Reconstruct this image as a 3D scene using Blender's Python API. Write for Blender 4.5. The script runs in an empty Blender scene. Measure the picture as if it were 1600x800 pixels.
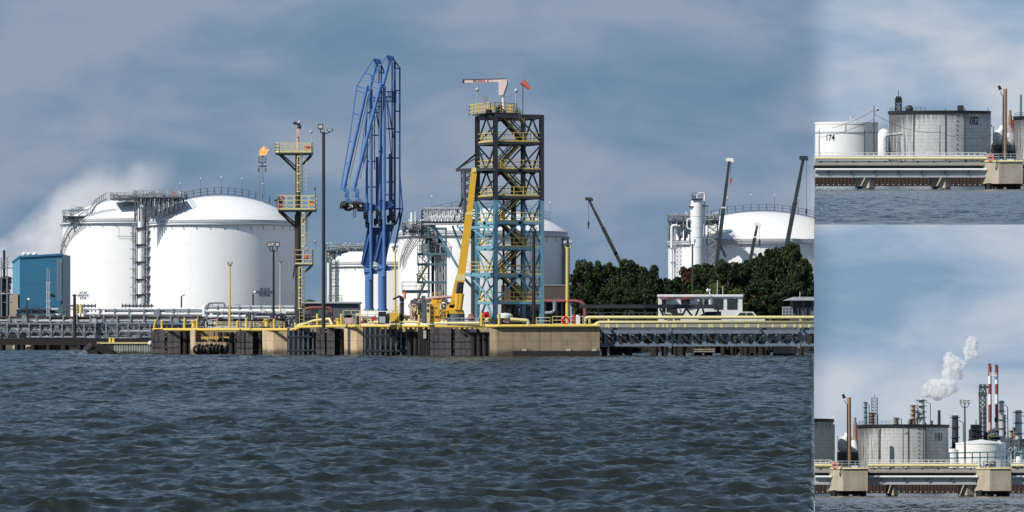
import bpy, bmesh, math, random
import numpy as np
from mathutils import Vector, Matrix
rnd = random.Random(7)
S = bpy.context.scene
COL = S.collection
R = math.radians
# ---------------------------------------------------------------- camera, sky, sun
FPX, EYE, HY, CX = 6800.0, 2.9, 520.0, 800.0     # focal length in photo pixels, eye height, horizon row
cam_d = bpy.data.cameras.new('camera'); cam = bpy.data.objects.new('camera', cam_d); COL.objects.link(cam)
cam.location = (0, 0, EYE); cam.rotation_euler = (R(90), 0, 0)
cam_d.sensor_width = 36; cam_d.lens = 36*FPX/1600; cam_d.shift_y = (HY-400)/1600
cam_d.clip_start = 1; cam_d.clip_end = 9000
S.camera = cam
SUN_AZ, SUN_EL = 54, 42        # degrees left of the line of sight (behind the camera), height
sv = Vector((-math.sin(R(SUN_AZ))*math.cos(R(SUN_EL)), -math.cos(R(SUN_AZ))*math.cos(R(SUN_EL)), math.sin(R(SUN_EL))))
sun_d = bpy.data.lights.new('sun', 'SUN'); sun_d.energy = 4.9; sun_d.angle = R(0.6); sun_d.color = (1, .95, .87)
sun = bpy.data.objects.new('sun', sun_d); COL.objects.link(sun)
sun.rotation_euler = sv.to_track_quat('Z', 'Y').to_euler(); sun.location = (-200, -100, 300)
S.view_settings.view_transform = 'Standard'; S.view_settings.look = 'None'
S.view_settings.exposure = 0; S.view_settings.gamma = 1; S.view_settings.use_curve_mapping = False
S.cycles.volume_bounces = 6; S.cycles.max_bounces = 8; S.cycles.transparent_max_bounces = 12
S.cycles.volume_step_rate = 1.0; S.cycles.volume_max_steps = 128
S.cycles.use_denoising = True
W_ = bpy.data.worlds.new('World'); S.world = W_; W_.use_nodes = True
nt = W_.node_tree; nt.nodes.clear()
def N(t, **k):
    n = nt.nodes.new(t)
    for a, b in k.items(): setattr(n, a, b)
    return n
def L(a, b): nt.links.new(a, b)
def ramp(pts, mode='LINEAR'):
    r = N('ShaderNodeValToRGB'); r.color_ramp.interpolation = mode
    e = r.color_ramp.elements
    while len(e) > 1: e.remove(e[-1])
    e[0].position = pts[0][0]; e[0].color = tuple(pts[0][1])+(1,)
    for p, c in pts[1:]:
        q = e.new(p); q.color = tuple(c)+(1,)
    return r
def lin(r, g, b): return tuple(((c/255+.055)/1.055)**2.4 if c > 10 else c/255/12.92 for c in (r, g, b))
def math_(op, a, b=None, clamp=False):
    m = N('ShaderNodeMath', operation=op); m.use_clamp = clamp
    for i, v in enumerate((a, b)):
        if v is None: continue
        if isinstance(v, (int, float)): m.inputs[i].default_value = v
        else: L(v, m.inputs[i])
    return m.outputs[0]
def mix(f, a, b, mode='MIX'):
    m = N('ShaderNodeMix', data_type='RGBA', blend_type=mode)
    for i, v in ((0, f), (6, a), (7, b)):
        if isinstance(v, (int, float)): m.inputs[i].default_value = v
        elif isinstance(v, tuple): m.inputs[i].default_value = v+(1,) if len(v) == 3 else v
        else: L(v, m.inputs[i])
    return m.outputs[2]
tc = N('ShaderNodeTexCoord'); sep = N('ShaderNodeSeparateXYZ'); L(tc.outputs['Generated'], sep.inputs[0])
zup = math_('ADD', math_('MULTIPLY', math_('MAXIMUM', sep.outputs[2], 0.0), .8), .22)
cmb = N('ShaderNodeCombineXYZ'); L(sep.outputs[0], cmb.inputs[0]); L(sep.outputs[1], cmb.inputs[1]); L(zup, cmb.inputs[2])
sky = N('ShaderNodeTexSky', sky_type='NISHITA'); sky.sun_disc = False
sky.sun_elevation = R(SUN_EL); sky.sun_rotation = R(180+SUN_AZ); sky.dust_density = .4; sky.ozone_density = 3.; sky.air_density = 1.5
L(cmb.outputs[0], sky.inputs[0])
def cloud(sx, sz, off, det=5, rough=.5, dist=0.0):
    mp = N('ShaderNodeMapping'); mp.inputs['Scale'].default_value = (sx, sx, sz); mp.inputs['Location'].default_value = off
    L(tc.outputs['Generated'], mp.inputs[0])
    n = N('ShaderNodeTexNoise'); n.inputs['Scale'].default_value = 1; n.inputs['Detail'].default_value = det
    n.inputs['Roughness'].default_value = rough; n.inputs['Distortion'].default_value = dist
    L(mp.outputs[0], n.inputs[0]); return n.outputs[0]
c1 = cloud(11, 34, (3.1, 0, 1.2), 5, .45, .3)
c2 = cloud(30, 75, (7.7, 2, 4), 5, .5, .4)
cm = math_('ADD', math_('MULTIPLY', c1, .60), math_('MULTIPLY', c2, .40))
K = 10.0
def kc(r, g, b): return tuple(K*c for c in lin(r, g, b))
left_sky = ramp([(.37, kc(102, 131, 161)), (.47, kc(122, 144, 169)), (.57, kc(147, 159, 179))]); L(cm, left_sky.inputs[0])
right_sky = ramp([(.40, kc(130, 157, 186)), (.48, kc(163, 181, 203)), (.57, kc(198, 205, 215))]); L(cm, right_sky.inputs[0])
# the overcast is thinner and brighter towards the right of the view
az = math_('ARCTAN2', sep.outputs[0], sep.outputs[1])
rt = N('ShaderNodeMapRange', interpolation_type='SMOOTHSTEP'); L(math_('ADD', az, math_('MULTIPLY', math_('SUBTRACT', c1, .5), .012)), rt.inputs[0])
rt.inputs[1].default_value = .066; rt.inputs[2].default_value = .075
clouds = mix(rt.outputs[0], left_sky.outputs[0], right_sky.outputs[0])
up = N('ShaderNodeMapRange'); L(sep.outputs[2], up.inputs[0]); up.inputs[1].default_value = .06; up.inputs[2].default_value = .24
up.inputs[3].default_value = .92; up.inputs[4].default_value = .05
tot = mix(up.outputs[0], sky.outputs[0], clouds)
bg = N('ShaderNodeBackground'); L(tot, bg.inputs[0]); bg.inputs[1].default_value = 1/K
wo = N('ShaderNodeOutputWorld'); L(bg.outputs[0], wo.inputs[0])

# ---------------------------------------------------------------- materials
_m = {}
def mat(name, col, rough=.55, metal=0., var=.18, scale=1.2, streak=0., bump=0., dirt=None, brick=None, spec=.5, grime=0.):
    """painted or raw surface: colour varied by noise; streak = vertical run marks; brick = (w,h,depth) plate seams"""
    global nt
    if name in _m: return _m[name]
    m = bpy.data.materials.new(name); m.use_nodes = True; nt = m.node_tree
    b = nt.nodes['Principled BSDF']; b.inputs['Roughness'].default_value = rough; b.inputs['Metallic'].default_value = metal
    b.inputs['Specular IOR Level'].default_value = spec
    t = N('ShaderNodeTexCoord'); o = t.outputs['Object']
    n = N('ShaderNodeTexNoise'); n.inputs['Scale'].default_value = scale; n.inputs['Detail'].default_value = 6; L(o, n.inputs[0])
    d = dirt or tuple(c*.35 for c in col)
    f = math_('MULTIPLY', math_('SUBTRACT', n.outputs[0], .35, True), var*3, True)
    c = mix(f, tuple(col), tuple(d))
    if streak:
        mp = N('ShaderNodeMapping'); mp.inputs['Scale'].default_value = (2.2, 2.2, .10); L(o, mp.inputs[0])
        s = N('ShaderNodeTexNoise'); s.inputs['Scale'].default_value = 1.4; s.inputs['Detail'].default_value = 7; L(mp.outputs[0], s.inputs[0])
        c = mix(math_('MULTIPLY', math_('SUBTRACT', s.outputs[0], .5, True), streak*5, True), c, tuple(d))
    if grime:      # stained band near the object's foot (its own origin)
        sp = N('ShaderNodeSeparateXYZ'); L(o, sp.inputs[0])
        g = N('ShaderNodeMapRange'); L(math_('ADD', sp.outputs[2], math_('MULTIPLY', n.outputs[0], -.5)), g.inputs[0])
        g.inputs[1].default_value = grime; g.inputs[2].default_value = -.1+grime*.3; g.inputs[3].default_value = 0; g.inputs[4].default_value = .8
        c = mix(g.outputs[0], c, (.02, .022, .018))
    if brick:
        bk = N('ShaderNodeTexBrick'); bk.inputs['Scale'].default_value = 1; bk.inputs['Brick Width'].default_value = brick[0]
        bk.inputs['Row Height'].default_value = brick[1]; bk.inputs['Mortar Size'].default_value = brick[2]
        mp = N('ShaderNodeMapping'); mp.inputs['Rotation'].default_value = (R(90), 0, 0); L(o, mp.inputs[0]); L(mp.outputs[0], bk.inputs[0])
        c = mix(math_('MULTIPLY', bk.outputs['Fac'], .5), c, tuple(d))
    L(c, b.inputs['Base Color'])
    if bump:
        bn = N('ShaderNodeBump'); bn.inputs['Strength'].default_value = bump; bn.inputs['Distance'].default_value = .05
        n2 = N('ShaderNodeTexNoise'); n2.inputs['Scale'].default_value = scale*6; n2.inputs['Detail'].default_value = 5; L(o, n2.inputs[0])
        L(n2.outputs[0], bn.inputs['Height']); L(bn.outputs[0], b.inputs['Normal'])
    _m[name] = m; return m
M = dict(
 tank_white=mat('tank_white', (.82, .82, .81), .45, var=.05, scale=.25, streak=.10, dirt=(.60, .58, .54), brick=(3.1, 2.2, .022)),
 white=mat('white_paint', (.78, .78, .77), .45, var=.08),
 lgrey=mat('pale_grey_steel', (.45, .47, .49), .5, var=.2),
 galv=mat('galvanised_steel', (.27, .295, .32), .5, .15, var=.25),
 galv2=mat('slate_grey_steel', (.10, .125, .15), .55, .1, var=.25),
 dgrey=mat('dark_grey_steel', (.035, .04, .045), .5, var=.2),
 black=mat('black_paint', (.012, .013, .015), .5, var=.1),
 armblue=mat('cobalt_paint', (.085, .19, .43), .42, var=.16, dirt=(.03, .08, .25), streak=.12),
 armdark=mat('deep_blue_paint', (.02, .065, .22), .4, var=.2),
 twrblue=mat('sky_blue_paint', (.165, .37, .48), .45, var=.16, streak=.2, dirt=(.07, .13, .16)),
 yellow=mat('yellow_paint', (.68, .50, .10), .45, var=.14, streak=.1, dirt=(.4, .22, .06)),
 pyellow=mat('pale_yellow_paint', (.70, .62, .30), .5, var=.16, dirt=(.4, .32, .12)),
 cyellow=mat('crane_yellow', (.72, .42, .035), .35, var=.12, dirt=(.4, .2, .03)),
 blade=mat('blue_cladding', (.030, .155, .27), .5, var=.08, scale=.3, brick=(400, 4.2, .06)),
 blade_sunlit=mat('sunlit_blue_cladding', (.10, .31, .44), .5, var=.08, scale=.4, brick=(1.1, 300, .07)),  # seamed cladding; the sun on the left face is put into a paler blue
 beige=mat('beige_render', (.42, .36, .29), .7, var=.1),
 concrete=mat('stained_concrete', (.55, .42, .27), .85, var=.32, scale=.8, streak=.30, bump=.25, dirt=(.10, .075, .045), brick=(60, 1.9, .03), grime=.7),
 concb=mat('brown_weathered_concrete', (.30, .23, .15), .85, var=.3, scale=.7, streak=.42, bump=.25, dirt=(.06, .045, .028), brick=(60, 1.9, .03), grime=.8),
 concp=mat('pale_pier_concrete', (.44, .385, .31), .85, var=.25, scale=.6, streak=.35, bump=.2, dirt=(.16, .13, .09)),
 concg=mat('grey_concrete', (.36, .35, .31), .85, var=.25, scale=.6, streak=.2, bump=.2, dirt=(.14, .13, .11)),
 fender=mat('fender_face', (.125, .112, .118), .85, var=.6, scale=3.2, streak=1.0, bump=.8, dirt=(.03, .027, .032), brick=(1.5, .95, .04)),
 steelpile=mat('rusty_dark_pile', (.011, .0105, .0105), .8, var=.4, scale=2, streak=.3, bump=.5, dirt=(.022, .014, .01)),
 sheet=mat('rusted_sheet_pile', (.55, .60, .52), .8, var=.4, scale=1.6, streak=.5, dirt=(.16, .07, .035), grime=.35),
 rust=mat('red_brown_rust', (.045, .025, .021), .85, var=.5, scale=1, streak=.5, bump=.3, dirt=(.04, .02, .015)),
 redpipe=mat('faded_red_paint', (.30, .085, .08), .5, var=.25),
 red=mat('red_paint', (.55, .03, .03), .4, var=.1),
 orange=mat('orange_fabric', (.85, .20, .09), .7, var=.1),
 pink=mat('faded_pink_paint', (.62, .42, .38), .55, var=.2, streak=.3, dirt=(.35, .18, .15)),
 poleb=mat('dark_brown_pole', (.032, .027, .025), .55, var=.2, streak=.2),
 jibpink=mat('pale_pink_paint', (.80, .66, .62), .55, var=.25, streak=.3, dirt=(.45, .22, .18)),
 brushb=mat('bridge_blue_grey', (.17, .22, .275), .55, var=.25, streak=.2),
 brown=mat('brown_panel', (.085, .07, .062), .7, var=.12),
 chim=mat('tan_weathered_column', (.30, .20, .135), .8, var=.3, streak=.4, dirt=(.13, .08, .06)),
 grass=mat('grass', (.06, .085, .03), .95, var=.5, scale=.5),
 mud=mat('shore_ground', (.12, .10, .075), .95, var=.5, scale=.15, bump=.4),
 riprap=mat('dark_riprap', (.04, .038, .034), .95, var=.5, scale=.7, bump=1.),
 rubber=mat('tyre_rubber', (.018, .018, .018), .8, var=.1),
 navy=mat('navy_lettering', (.01, .045, .13), .6, var=.02),
 ink=mat('black_lettering', (.008, .008, .009), .6, var=.02),
 glass=mat('dark_window', (.02, .03, .03), .08, var=.2, scale=.6, dirt=(.10, .14, .12)),
 tyel=mat('lamp_glass', (.5, .5, .48), .2, var=.05),
 tarp=mat('blue_tarpaulin', (.012, .05, .16), .6, var=.25, bump=.4),
 lime=mat('pale_green_canopy', (.62, .68, .62), .6, var=.1),
 stackred=mat('chimney_red', (.26, .06, .04), .6, var=.25, streak=.2),
 teal=mat('teal_grey_paint', (.10, .19, .22), .5, var=.2),
)
def tank_grey():
    global nt
    m = bpy.data.materials.new('weathered_grey_tank'); m.use_nodes = True; nt = m.node_tree
    b = nt.nodes['Principled BSDF']; b.inputs['Roughness'].default_value = .6
    t = N('ShaderNodeTexCoord'); o = t.outputs['Object']
    sp = N('ShaderNodeSeparateXYZ'); L(o, sp.inputs[0])
    an = math_('ARCTAN2', sp.outputs[0], math_('MULTIPLY', sp.outputs[1], -1.))
    u = math_('MULTIPLY', an, 11.)
    cb = N('ShaderNodeCombineXYZ'); L(u, cb.inputs[0]); L(sp.outputs[2], cb.inputs[1])
    bk = N('ShaderNodeTexBrick'); bk.inputs['Scale'].default_value = 1; bk.inputs['Brick Width'].default_value = 3.2
    bk.inputs['Row Height'].default_value = .9; bk.inputs['Mortar Size'].default_value = .05; L(cb.outputs[0], bk.inputs[0])
    n = N('ShaderNodeTexNoise'); n.inputs['Scale'].default_value = .8; n.inputs['Detail'].default_value = 7; L(cb.outputs[0], n.inputs[0])
    mp = N('ShaderNodeMapping'); mp.inputs['Scale'].default_value = (1.6, .09, 1); L(cb.outputs[0], mp.inputs[0])
    s = N('ShaderNodeTexNoise'); s.inputs['Scale'].default_value = 1.2; s.inputs['Detail'].default_value = 8; s.inputs['Roughness'].default_value = .6; L(mp.outputs[0], s.inputs[0])
    c = mix(math_('MULTIPLY', math_('SUBTRACT', n.outputs[0], .4, True), 1.6, True), (.50, .50, .505), (.32, .32, .325))
    c = mix(math_('MULTIPLY', bk.outputs['Fac'], .38), c, (.12, .12, .12))
    # soot that ran down from the rim, and shade painted in as darker streaks on the left flank
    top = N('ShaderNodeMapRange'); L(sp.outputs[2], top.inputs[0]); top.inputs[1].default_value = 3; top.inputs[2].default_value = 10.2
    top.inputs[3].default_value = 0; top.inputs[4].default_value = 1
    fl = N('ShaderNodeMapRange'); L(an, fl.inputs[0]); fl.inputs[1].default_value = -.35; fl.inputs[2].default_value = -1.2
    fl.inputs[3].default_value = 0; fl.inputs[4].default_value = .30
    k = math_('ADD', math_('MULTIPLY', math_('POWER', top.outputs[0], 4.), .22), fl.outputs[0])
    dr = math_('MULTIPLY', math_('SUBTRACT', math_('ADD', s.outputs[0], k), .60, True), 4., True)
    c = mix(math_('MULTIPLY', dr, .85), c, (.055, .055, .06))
    L(c, b.inputs['Base Color'])
    return m
M['tank_grey'] = tank_grey()
def water_mat(base):
    global nt
    m = bpy.data.materials.new('river_water'); m.use_nodes = True; nt = m.node_tree
    b = nt.nodes['Principled BSDF']; b.inputs['Base Color'].default_value = base+(1,); b.inputs['Roughness'].default_value = .06
    b.inputs['IOR'].default_value = 1.36; b.inputs['Specular Tint'].default_value = (.66, .87, 1.0, 1)
    g = N('ShaderNodeNewGeometry'); t_ = N('ShaderNodeTexCoord')
    n = N('ShaderNodeTexNoise'); n.inputs['Scale'].default_value = 6.; n.inputs['Detail'].default_value = 7; n.inputs['Roughness'].default_value = .68
    mp = N('ShaderNodeMapping'); mp.inputs['Scale'].default_value = (.55, 1, 1); L(g.outputs['Position'], mp.inputs[0]); L(mp.outputs[0], n.inputs[0])
    bn = N('ShaderNodeBump'); bn.inputs['Strength'].default_value = 1.; bn.inputs['Distance'].default_value = .05
    L(n.outputs[0], bn.inputs['Height']); L(bn.outputs[0], b.inputs['Normal'])
    # torn foam on the few highest crests
    sp = N('ShaderNodeSeparateXYZ'); L(t_.outputs['Object'], sp.inputs[0])
    f = N('ShaderNodeMapRange'); L(sp.outputs[2], f.inputs[0]); f.inputs[1].default_value = .25; f.inputs[2].default_value = .31
    n2 = N('ShaderNodeTexNoise'); n2.inputs['Scale'].default_value = 3.5; n2.inputs['Detail'].default_value = 6; L(t_.outputs['Object'], n2.inputs[0])
    g2 = N('ShaderNodeMapRange'); L(n2.outputs[0], g2.inputs[0]); g2.inputs[1].default_value = .56; g2.inputs[2].default_value = .64
    ff = math_('MULTIPLY', f.outputs[0], g2.outputs[0])
    L(mix(ff, base, (.55, .56, .55)), b.inputs['Base Color']); L(math_('ADD', math_('MULTIPLY', ff, .6), .06), b.inputs['Roughness'])
    return m
def leaf_mat(name, col, col2):
    global nt
    m = bpy.data.materials.new(name); m.use_nodes = True; nt = m.node_tree
    b = nt.nodes['Principled BSDF']; b.inputs['Roughness'].default_value = .6; b.inputs['Specular IOR Level'].default_value = .25
    t = N('ShaderNodeTexCoord'); n = N('ShaderNodeTexNoise'); n.inputs['Scale'].default_value = .5; n.inputs['Detail'].default_value = 8
    n.inputs['Roughness'].default_value = .7; L(t.outputs['Object'], n.inputs[0])
    r = ramp([(.35, col), (.65, col2)]); L(n.outputs[0], r.inputs[0]); L(r.outputs[0], b.inputs['Base Color'])
    return m
M['leaf'] = leaf_mat('dark_green_leaf', (.010, .021, .008), (.036, .058, .016))
M['leaf_olive'] = leaf_mat('olive_leaf', (.05, .07, .012), (.12, .14, .03))
M['leaf_red'] = leaf_mat('reddish_leaf', (.035, .02, .010), (.085, .035, .02))
M['bark'] = mat('bark', (.09, .07, .055), .9, var=.3)

# ---------------------------------------------------------------- mesh helpers
EACH = {'pile', 'wheel', 'vertical', 'diagonal', 'chord', 'stool', 'trestle_leg', 'post', 'cylinder', 'camera_dome', 'roof_lamp', 'stub', 'yellow_pipe', 'side_beam', 'raking_strut', 'strut', 'upright', 'waler', 'pipe_hanger', 'repair_patch', 'lift_cylinder', 'lift_rod', 'floor_beam', 'bracing', 'vent', 'aerial', 'awning', 'window', 'support', 'guy_wire', 'riser_pipe', 'fender_head', 'scupper', 'wires', 'roof_vent', 'red_marking', 'plate_rib', 'vent_panel', 'pipe'}
class MB:
    def __init__(s): s.v = []; s.f = []; s.sm = []; s.mk = []
    def add(s, vs, fs, smooth=False):
        b = len(s.v); s.v += [tuple(v) for v in vs]
        for f in fs: s.f.append(tuple(i+b for i in f)); s.sm.append(smooth)
        return s
    def box(s, x0, x1, y0, y1, z0, z1):
        s.mk.append(len(s.f))
        return s.add([(x0,y0,z0),(x1,y0,z0),(x1,y1,z0),(x0,y1,z0),(x0,y0,z1),(x1,y0,z1),(x1,y1,z1),(x0,y1,z1)],
                     [(0,3,2,1),(4,5,6,7),(0,1,5,4),(1,2,6,5),(2,3,7,6),(3,0,4,7)])
    def cbox(s, c, sx, sy, sz): return s.box(c[0]-sx/2, c[0]+sx/2, c[1]-sy/2, c[1]+sy/2, c[2]-sz/2, c[2]+sz/2)
    def bar(s, p, q, w, h=None):
        s.mk.append(len(s.f))
        h = h or w; p = Vector(p); q = Vector(q); d = (q-p)
        if d.length < 1e-5: return s
        d.normalize(); up = Vector((0,0,1)) if abs(d.z) < .95 else Vector((0,1,0))
        a = d.cross(up).normalized()*w/2; b = a.cross(d).normalized()*h/2
        return s.add([p-a-b,p+a-b,p+a+b,p-a+b,q-a-b,q+a-b,q+a+b,q-a+b],
                     [(0,3,2,1),(4,5,6,7),(0,1,5,4),(1,2,6,5),(2,3,7,6),(3,0,4,7)])
    def tube(s, p, q, r, r2=None, n=10, cap=True):
        s.mk.append(len(s.f))
        r2 = r if r2 is None else r2; p = Vector(p); q = Vector(q); d = q-p
        if d.length < 1e-5: return s
        d.normalize(); up = Vector((0,0,1)) if abs(d.z) < .95 else Vector((0,1,0))
        a = d.cross(up).normalized(); b = a.cross(d).normalized(); vs = []
        for c, rr in ((p, r), (q, r2)):
            for i in range(n):
                t = 2*math.pi*i/n; vs.append(c+a*rr*math.cos(t)+b*rr*math.sin(t))
        s.add(vs, [(i, (i+1)%n, n+(i+1)%n, n+i) for i in range(n)], True)
        if cap: s.add(vs, [tuple(range(n))[::-1], tuple(range(n, 2*n))])
        return s
    def path(s, pts, r, n=8, rad=None):
        """pipe through the points, corners rounded with radius rad"""
        s.mk.append(len(s.f)); P = [Vector(p) for p in pts]
        if rad:
            Q = [P[0]]
            for i in range(1, len(P)-1):
                a, b, c = P[i-1], P[i], P[i+1]; k = min(rad, (a-b).length*.49, (c-b).length*.49)
                p0 = b+(a-b).normalized()*k; p1 = b+(c-b).normalized()*k
                for t in (0, .25, .5, .75, 1): Q.append(p0*(1-t)**2+b*2*t*(1-t)+p1*t*t)
            Q.append(P[-1]); P = Q
        if isinstance(r, (list, tuple)):
            r = [r[min(len(r)-1, round(i*(len(r)-1)/(len(P)-1)))] for i in range(len(P))]
        vs = []; prev = None
        for i, p in enumerate(P):
            d = (P[min(i+1, len(P)-1)]-P[max(i-1, 0)]).normalized()
            if prev is None:
                up = Vector((0,0,1)) if abs(d.z) < .9 else Vector((0,1,0)); a = d.cross(up).normalized()
            else: a = (prev-d*prev.dot(d)).normalized()
            prev = a; b = a.cross(d); rr = r[i] if isinstance(r, (list, tuple)) else r
            for k in range(n):
                t = 2*math.pi*k/n; vs.append(p+a*rr*math.cos(t)+b*rr*math.sin(t))
        m = len(P)
        s.add(vs, [(j*n+i, j*n+(i+1)%n, (j+1)*n+(i+1)%n, (j+1)*n+i) for j in range(m-1) for i in range(n)], True)
        s.add(vs[:n], [tuple(range(n))[::-1]]); return s.add(vs[-n:], [tuple(range(n))])
    def lathe(s, c, prof, n=64, smooth_prof=False):
        c = Vector(c); k = len(prof)
        def ring(r, z): return [c+Vector((r*math.cos(2*math.pi*i/n), r*math.sin(2*math.pi*i/n), z)) for i in range(n)]
        if smooth_prof:
            vs = [v for r, z in prof for v in ring(r, z)]
            return s.add(vs, [(j*n+i, j*n+(i+1)%n, (j+1)*n+(i+1)%n, (j+1)*n+i) for j in range(k-1) for i in range(n)], True)
        for j in range(k-1):
            s.add(ring(*prof[j])+ring(*prof[j+1]), [(i, (i+1)%n, n+(i+1)%n, n+i) for i in range(n)], True)
        return s
    def prism(s, pts, vec):
        s.mk.append(len(s.f))
        n = len(pts); P = [Vector(p) for p in pts]; V = Vector(vec)
        s.add(P+[p+V for p in P], [tuple(range(n))[::-1], tuple(range(n, 2*n))]+[(i, (i+1)%n, n+(i+1)%n, n+i) for i in range(n)])
        return s
    def ball(s, c, r, n=8, sz=1.):
        s.mk.append(len(s.f))
        prof = [(r*math.sin(math.pi*i/n)+1e-4, -r*sz*math.cos(math.pi*i/n)) for i in range(n+1)]
        return s.lathe(c, prof, n*2, True)
    def torus(s, c, R_, r, axis='Y', n=20, m=8):
        c = Vector(c); vs = []
        for i in range(n):
            t = 2*math.pi*i/n
            for j in range(m):
                u = 2*math.pi*j/m; k = R_+r*math.cos(u); w = r*math.sin(u)
                vs.append(c+(Vector((k*math.cos(t), w, k*math.sin(t))) if axis == 'Y' else Vector((k*math.cos(t), k*math.sin(t), w))))
        return s.add(vs, [(i*m+j, ((i+1)%n)*m+j, ((i+1)%n)*m+(j+1)%m, i*m+(j+1)%m) for i in range(n) for j in range(m)], True)
    def rail(s, pts, h=1.1, step=1.4, w=.07, mids=1, toe=False):
        P = [Vector(p) for p in pts]; U = Vector((0,0,1))
        for a, b in zip(P, P[1:]):
            n = max(1, round((b-a).length/step))
            for i in range(n+1):
                p = a.lerp(b, i/n); s.bar(p, p+U*h, w)
            for k in range(1, mids+2): s.bar(a+U*h*k/(mids+1), b+U*h*k/(mids+1), w)
            if toe: s.bar(a+U*.1, b+U*.1, w*.5, .2)
        return s
    def ladder(s, p, q, w=.5, side=(1,0,0), r=.05, step=.45):
        p = Vector(p); q = Vector(q); sd = Vector(side)*w/2; n = max(2, int((q-p).length/step))
        s.bar(p-sd, q-sd, r); s.bar(p+sd, q+sd, r)
        for i in range(n+1):
            c = p.lerp(q, i/n); s.bar(c-sd, c+sd, r*.8)
        return s
    def cage(s, p, q, r=.4, side=(0,-1,0)):
        p = Vector(p); q = Vector(q); n = max(2, int((q-p).length/1.1)); sd = Vector(side); cr = Vector((sd.y, -sd.x, 0))
        arc = [cr*math.cos(t)*r*.9+sd*math.sin(t)*r*1.6 for t in [math.pi*i/4 for i in range(5)]]
        for i in range(n+1):
            c = p.lerp(q, i/n)
            for a, b in zip(arc, arc[1:]): s.bar(c+a, c+b, .06, .1)
        for a in arc: s.bar(p+a, q+a, .05)
        return s
    def lattice(s, p, q, w, d=None, n=6, r=.12, rb=.08, X=False):
        """four-legged lattice between two points (vertical or horizontal)"""
        p = Vector(p); q = Vector(q); d = d or w; ax = (q-p).normalized()
        a = Vector((1,0,0)) if abs(ax.x) < .9 else Vector((0,0,1)); a = (a-ax*a.dot(ax)).normalized(); b = ax.cross(a).normalized()
        cs = [(-1,-1),(1,-1),(1,1),(-1,1)]
        def pt(i, k): return p.lerp(q, i/n)+a*cs[k%4][0]*w/2+b*cs[k%4][1]*d/2
        for k in range(4): s.bar(pt(0,k), pt(n,k), r)
        for i in range(n+1):
            for k in range(4): s.bar(pt(i,k), pt(i,k+1), rb)
        for i in range(n):
            for k in range(4):
                j = (i+k)%2; s.bar(pt(i,k+j), pt(i+1,k+1-j), rb)
                if X: s.bar(pt(i,k+1-j), pt(i+1,k+j), rb)
        return s
    def stair(s, p, q, w=.9, side=(0,1,0), rail=True, treads=True):
        p = Vector(p); q = Vector(q); sd = Vector(side)*w/2; U = Vector((0,0,1))
        for k in (-1, 1):
            s.bar(p+sd*k, q+sd*k, .08, .25)
            if rail:
                s.bar(p+sd*k+U, q+sd*k+U, .06); s.bar(p+sd*k+U*.5, q+sd*k+U*.5, .05)
                for i in range(5):
                    c = p.lerp(q, i/4)+sd*k; s.bar(c, c+U, .06)
        if treads:
            n = max(3, int(abs(q.z-p.z)/.3))
            for i in range(n+1):
                c = p.lerp(q, i/n); s.bar(c-sd, c+sd, .25, .05)
        return s
    def build(s, name, m, parent=None, kind=None):
        mk = sorted(set(s.mk))
        if parent is not None and name in EACH and 1 < len(mk) <= 70 and mk[0] == 0:      # every piece its own part
            for i, f0 in enumerate(mk):
                f1 = mk[i+1] if i+1 < len(mk) else len(s.f); b = MB(); ids = {}
                for f, sm in zip(s.f[f0:f1], s.sm[f0:f1]):
                    b.f.append(tuple(ids.setdefault(v, len(ids)) for v in f)); b.sm.append(sm)
                b.v = [s.v[v] for v in ids]; o = b.build(name, m, parent)
            return o
        me = bpy.data.meshes.new(name); me.from_pydata(s.v, [], s.f)
        me.polygons.foreach_set('use_smooth', s.sm); me.materials.append(M[m] if isinstance(m, str) else m)
        o = bpy.data.objects.new(name, me); COL.objects.link(o)
        if parent is not None: o.parent = parent
        if kind: o['kind'] = kind
        return o
# three reaches of the river are seen one above another: each has its own eye line in the picture
HYF = dict(main=520., top=272., bot=752.)
TILT = {}
class A:
    """places a thing: origin at photo pixel (px,py) at distance Y; A(px,py,d) gives metres relative to it"""
    def __init__(s, px, py, Y, fr='main'):
        s.px, s.py, s.Y, s.fr = px, py, Y, fr; s.k = Y/FPX
        s.o = Vector(((px-CX)*s.k, Y, EYE+(HYF[fr]-py)*s.k))
    def __call__(s, px, py, d=0.): return Vector(((px-s.px)*s.k, d, (s.py-py)*s.k))
def reg(o, fr):
    if fr != 'main': TILT[o.name] = fr
def thing(name, label, cat, a, group=None, rot=0):
    o = bpy.data.objects.new(name, None); COL.objects.link(o); o.location = a.o; o.rotation_euler = (0, 0, rot); o.empty_display_size = .5
    o['label'] = label; o['category'] = cat
    if group: o['group'] = group
    reg(o, a.fr); return o
def one(mb, name, label, cat, m, a, group=None):
    o = mb.build(name, m); o.location = a.o; o['label'] = label; o['category'] = cat
    if group: o['group'] = group
    reg(o, a.fr); return o
def dup(o, a, label=None, parent=None, sc=None, rot=None):
    c = o.copy(); COL.objects.link(c)
    if parent is not None: c.parent = parent
    else:
        c.location = a.o
        if label: c['label'] = label
        if sc: c.scale = (sc,)*3 if isinstance(sc, (int, float)) else sc
        if rot is not None: c.rotation_euler = (0, 0, rot)
        reg(c, a.fr)
    for ch in [x for x in o.children if x is not c]: dup(ch, None, parent=c)
    return c
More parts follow.
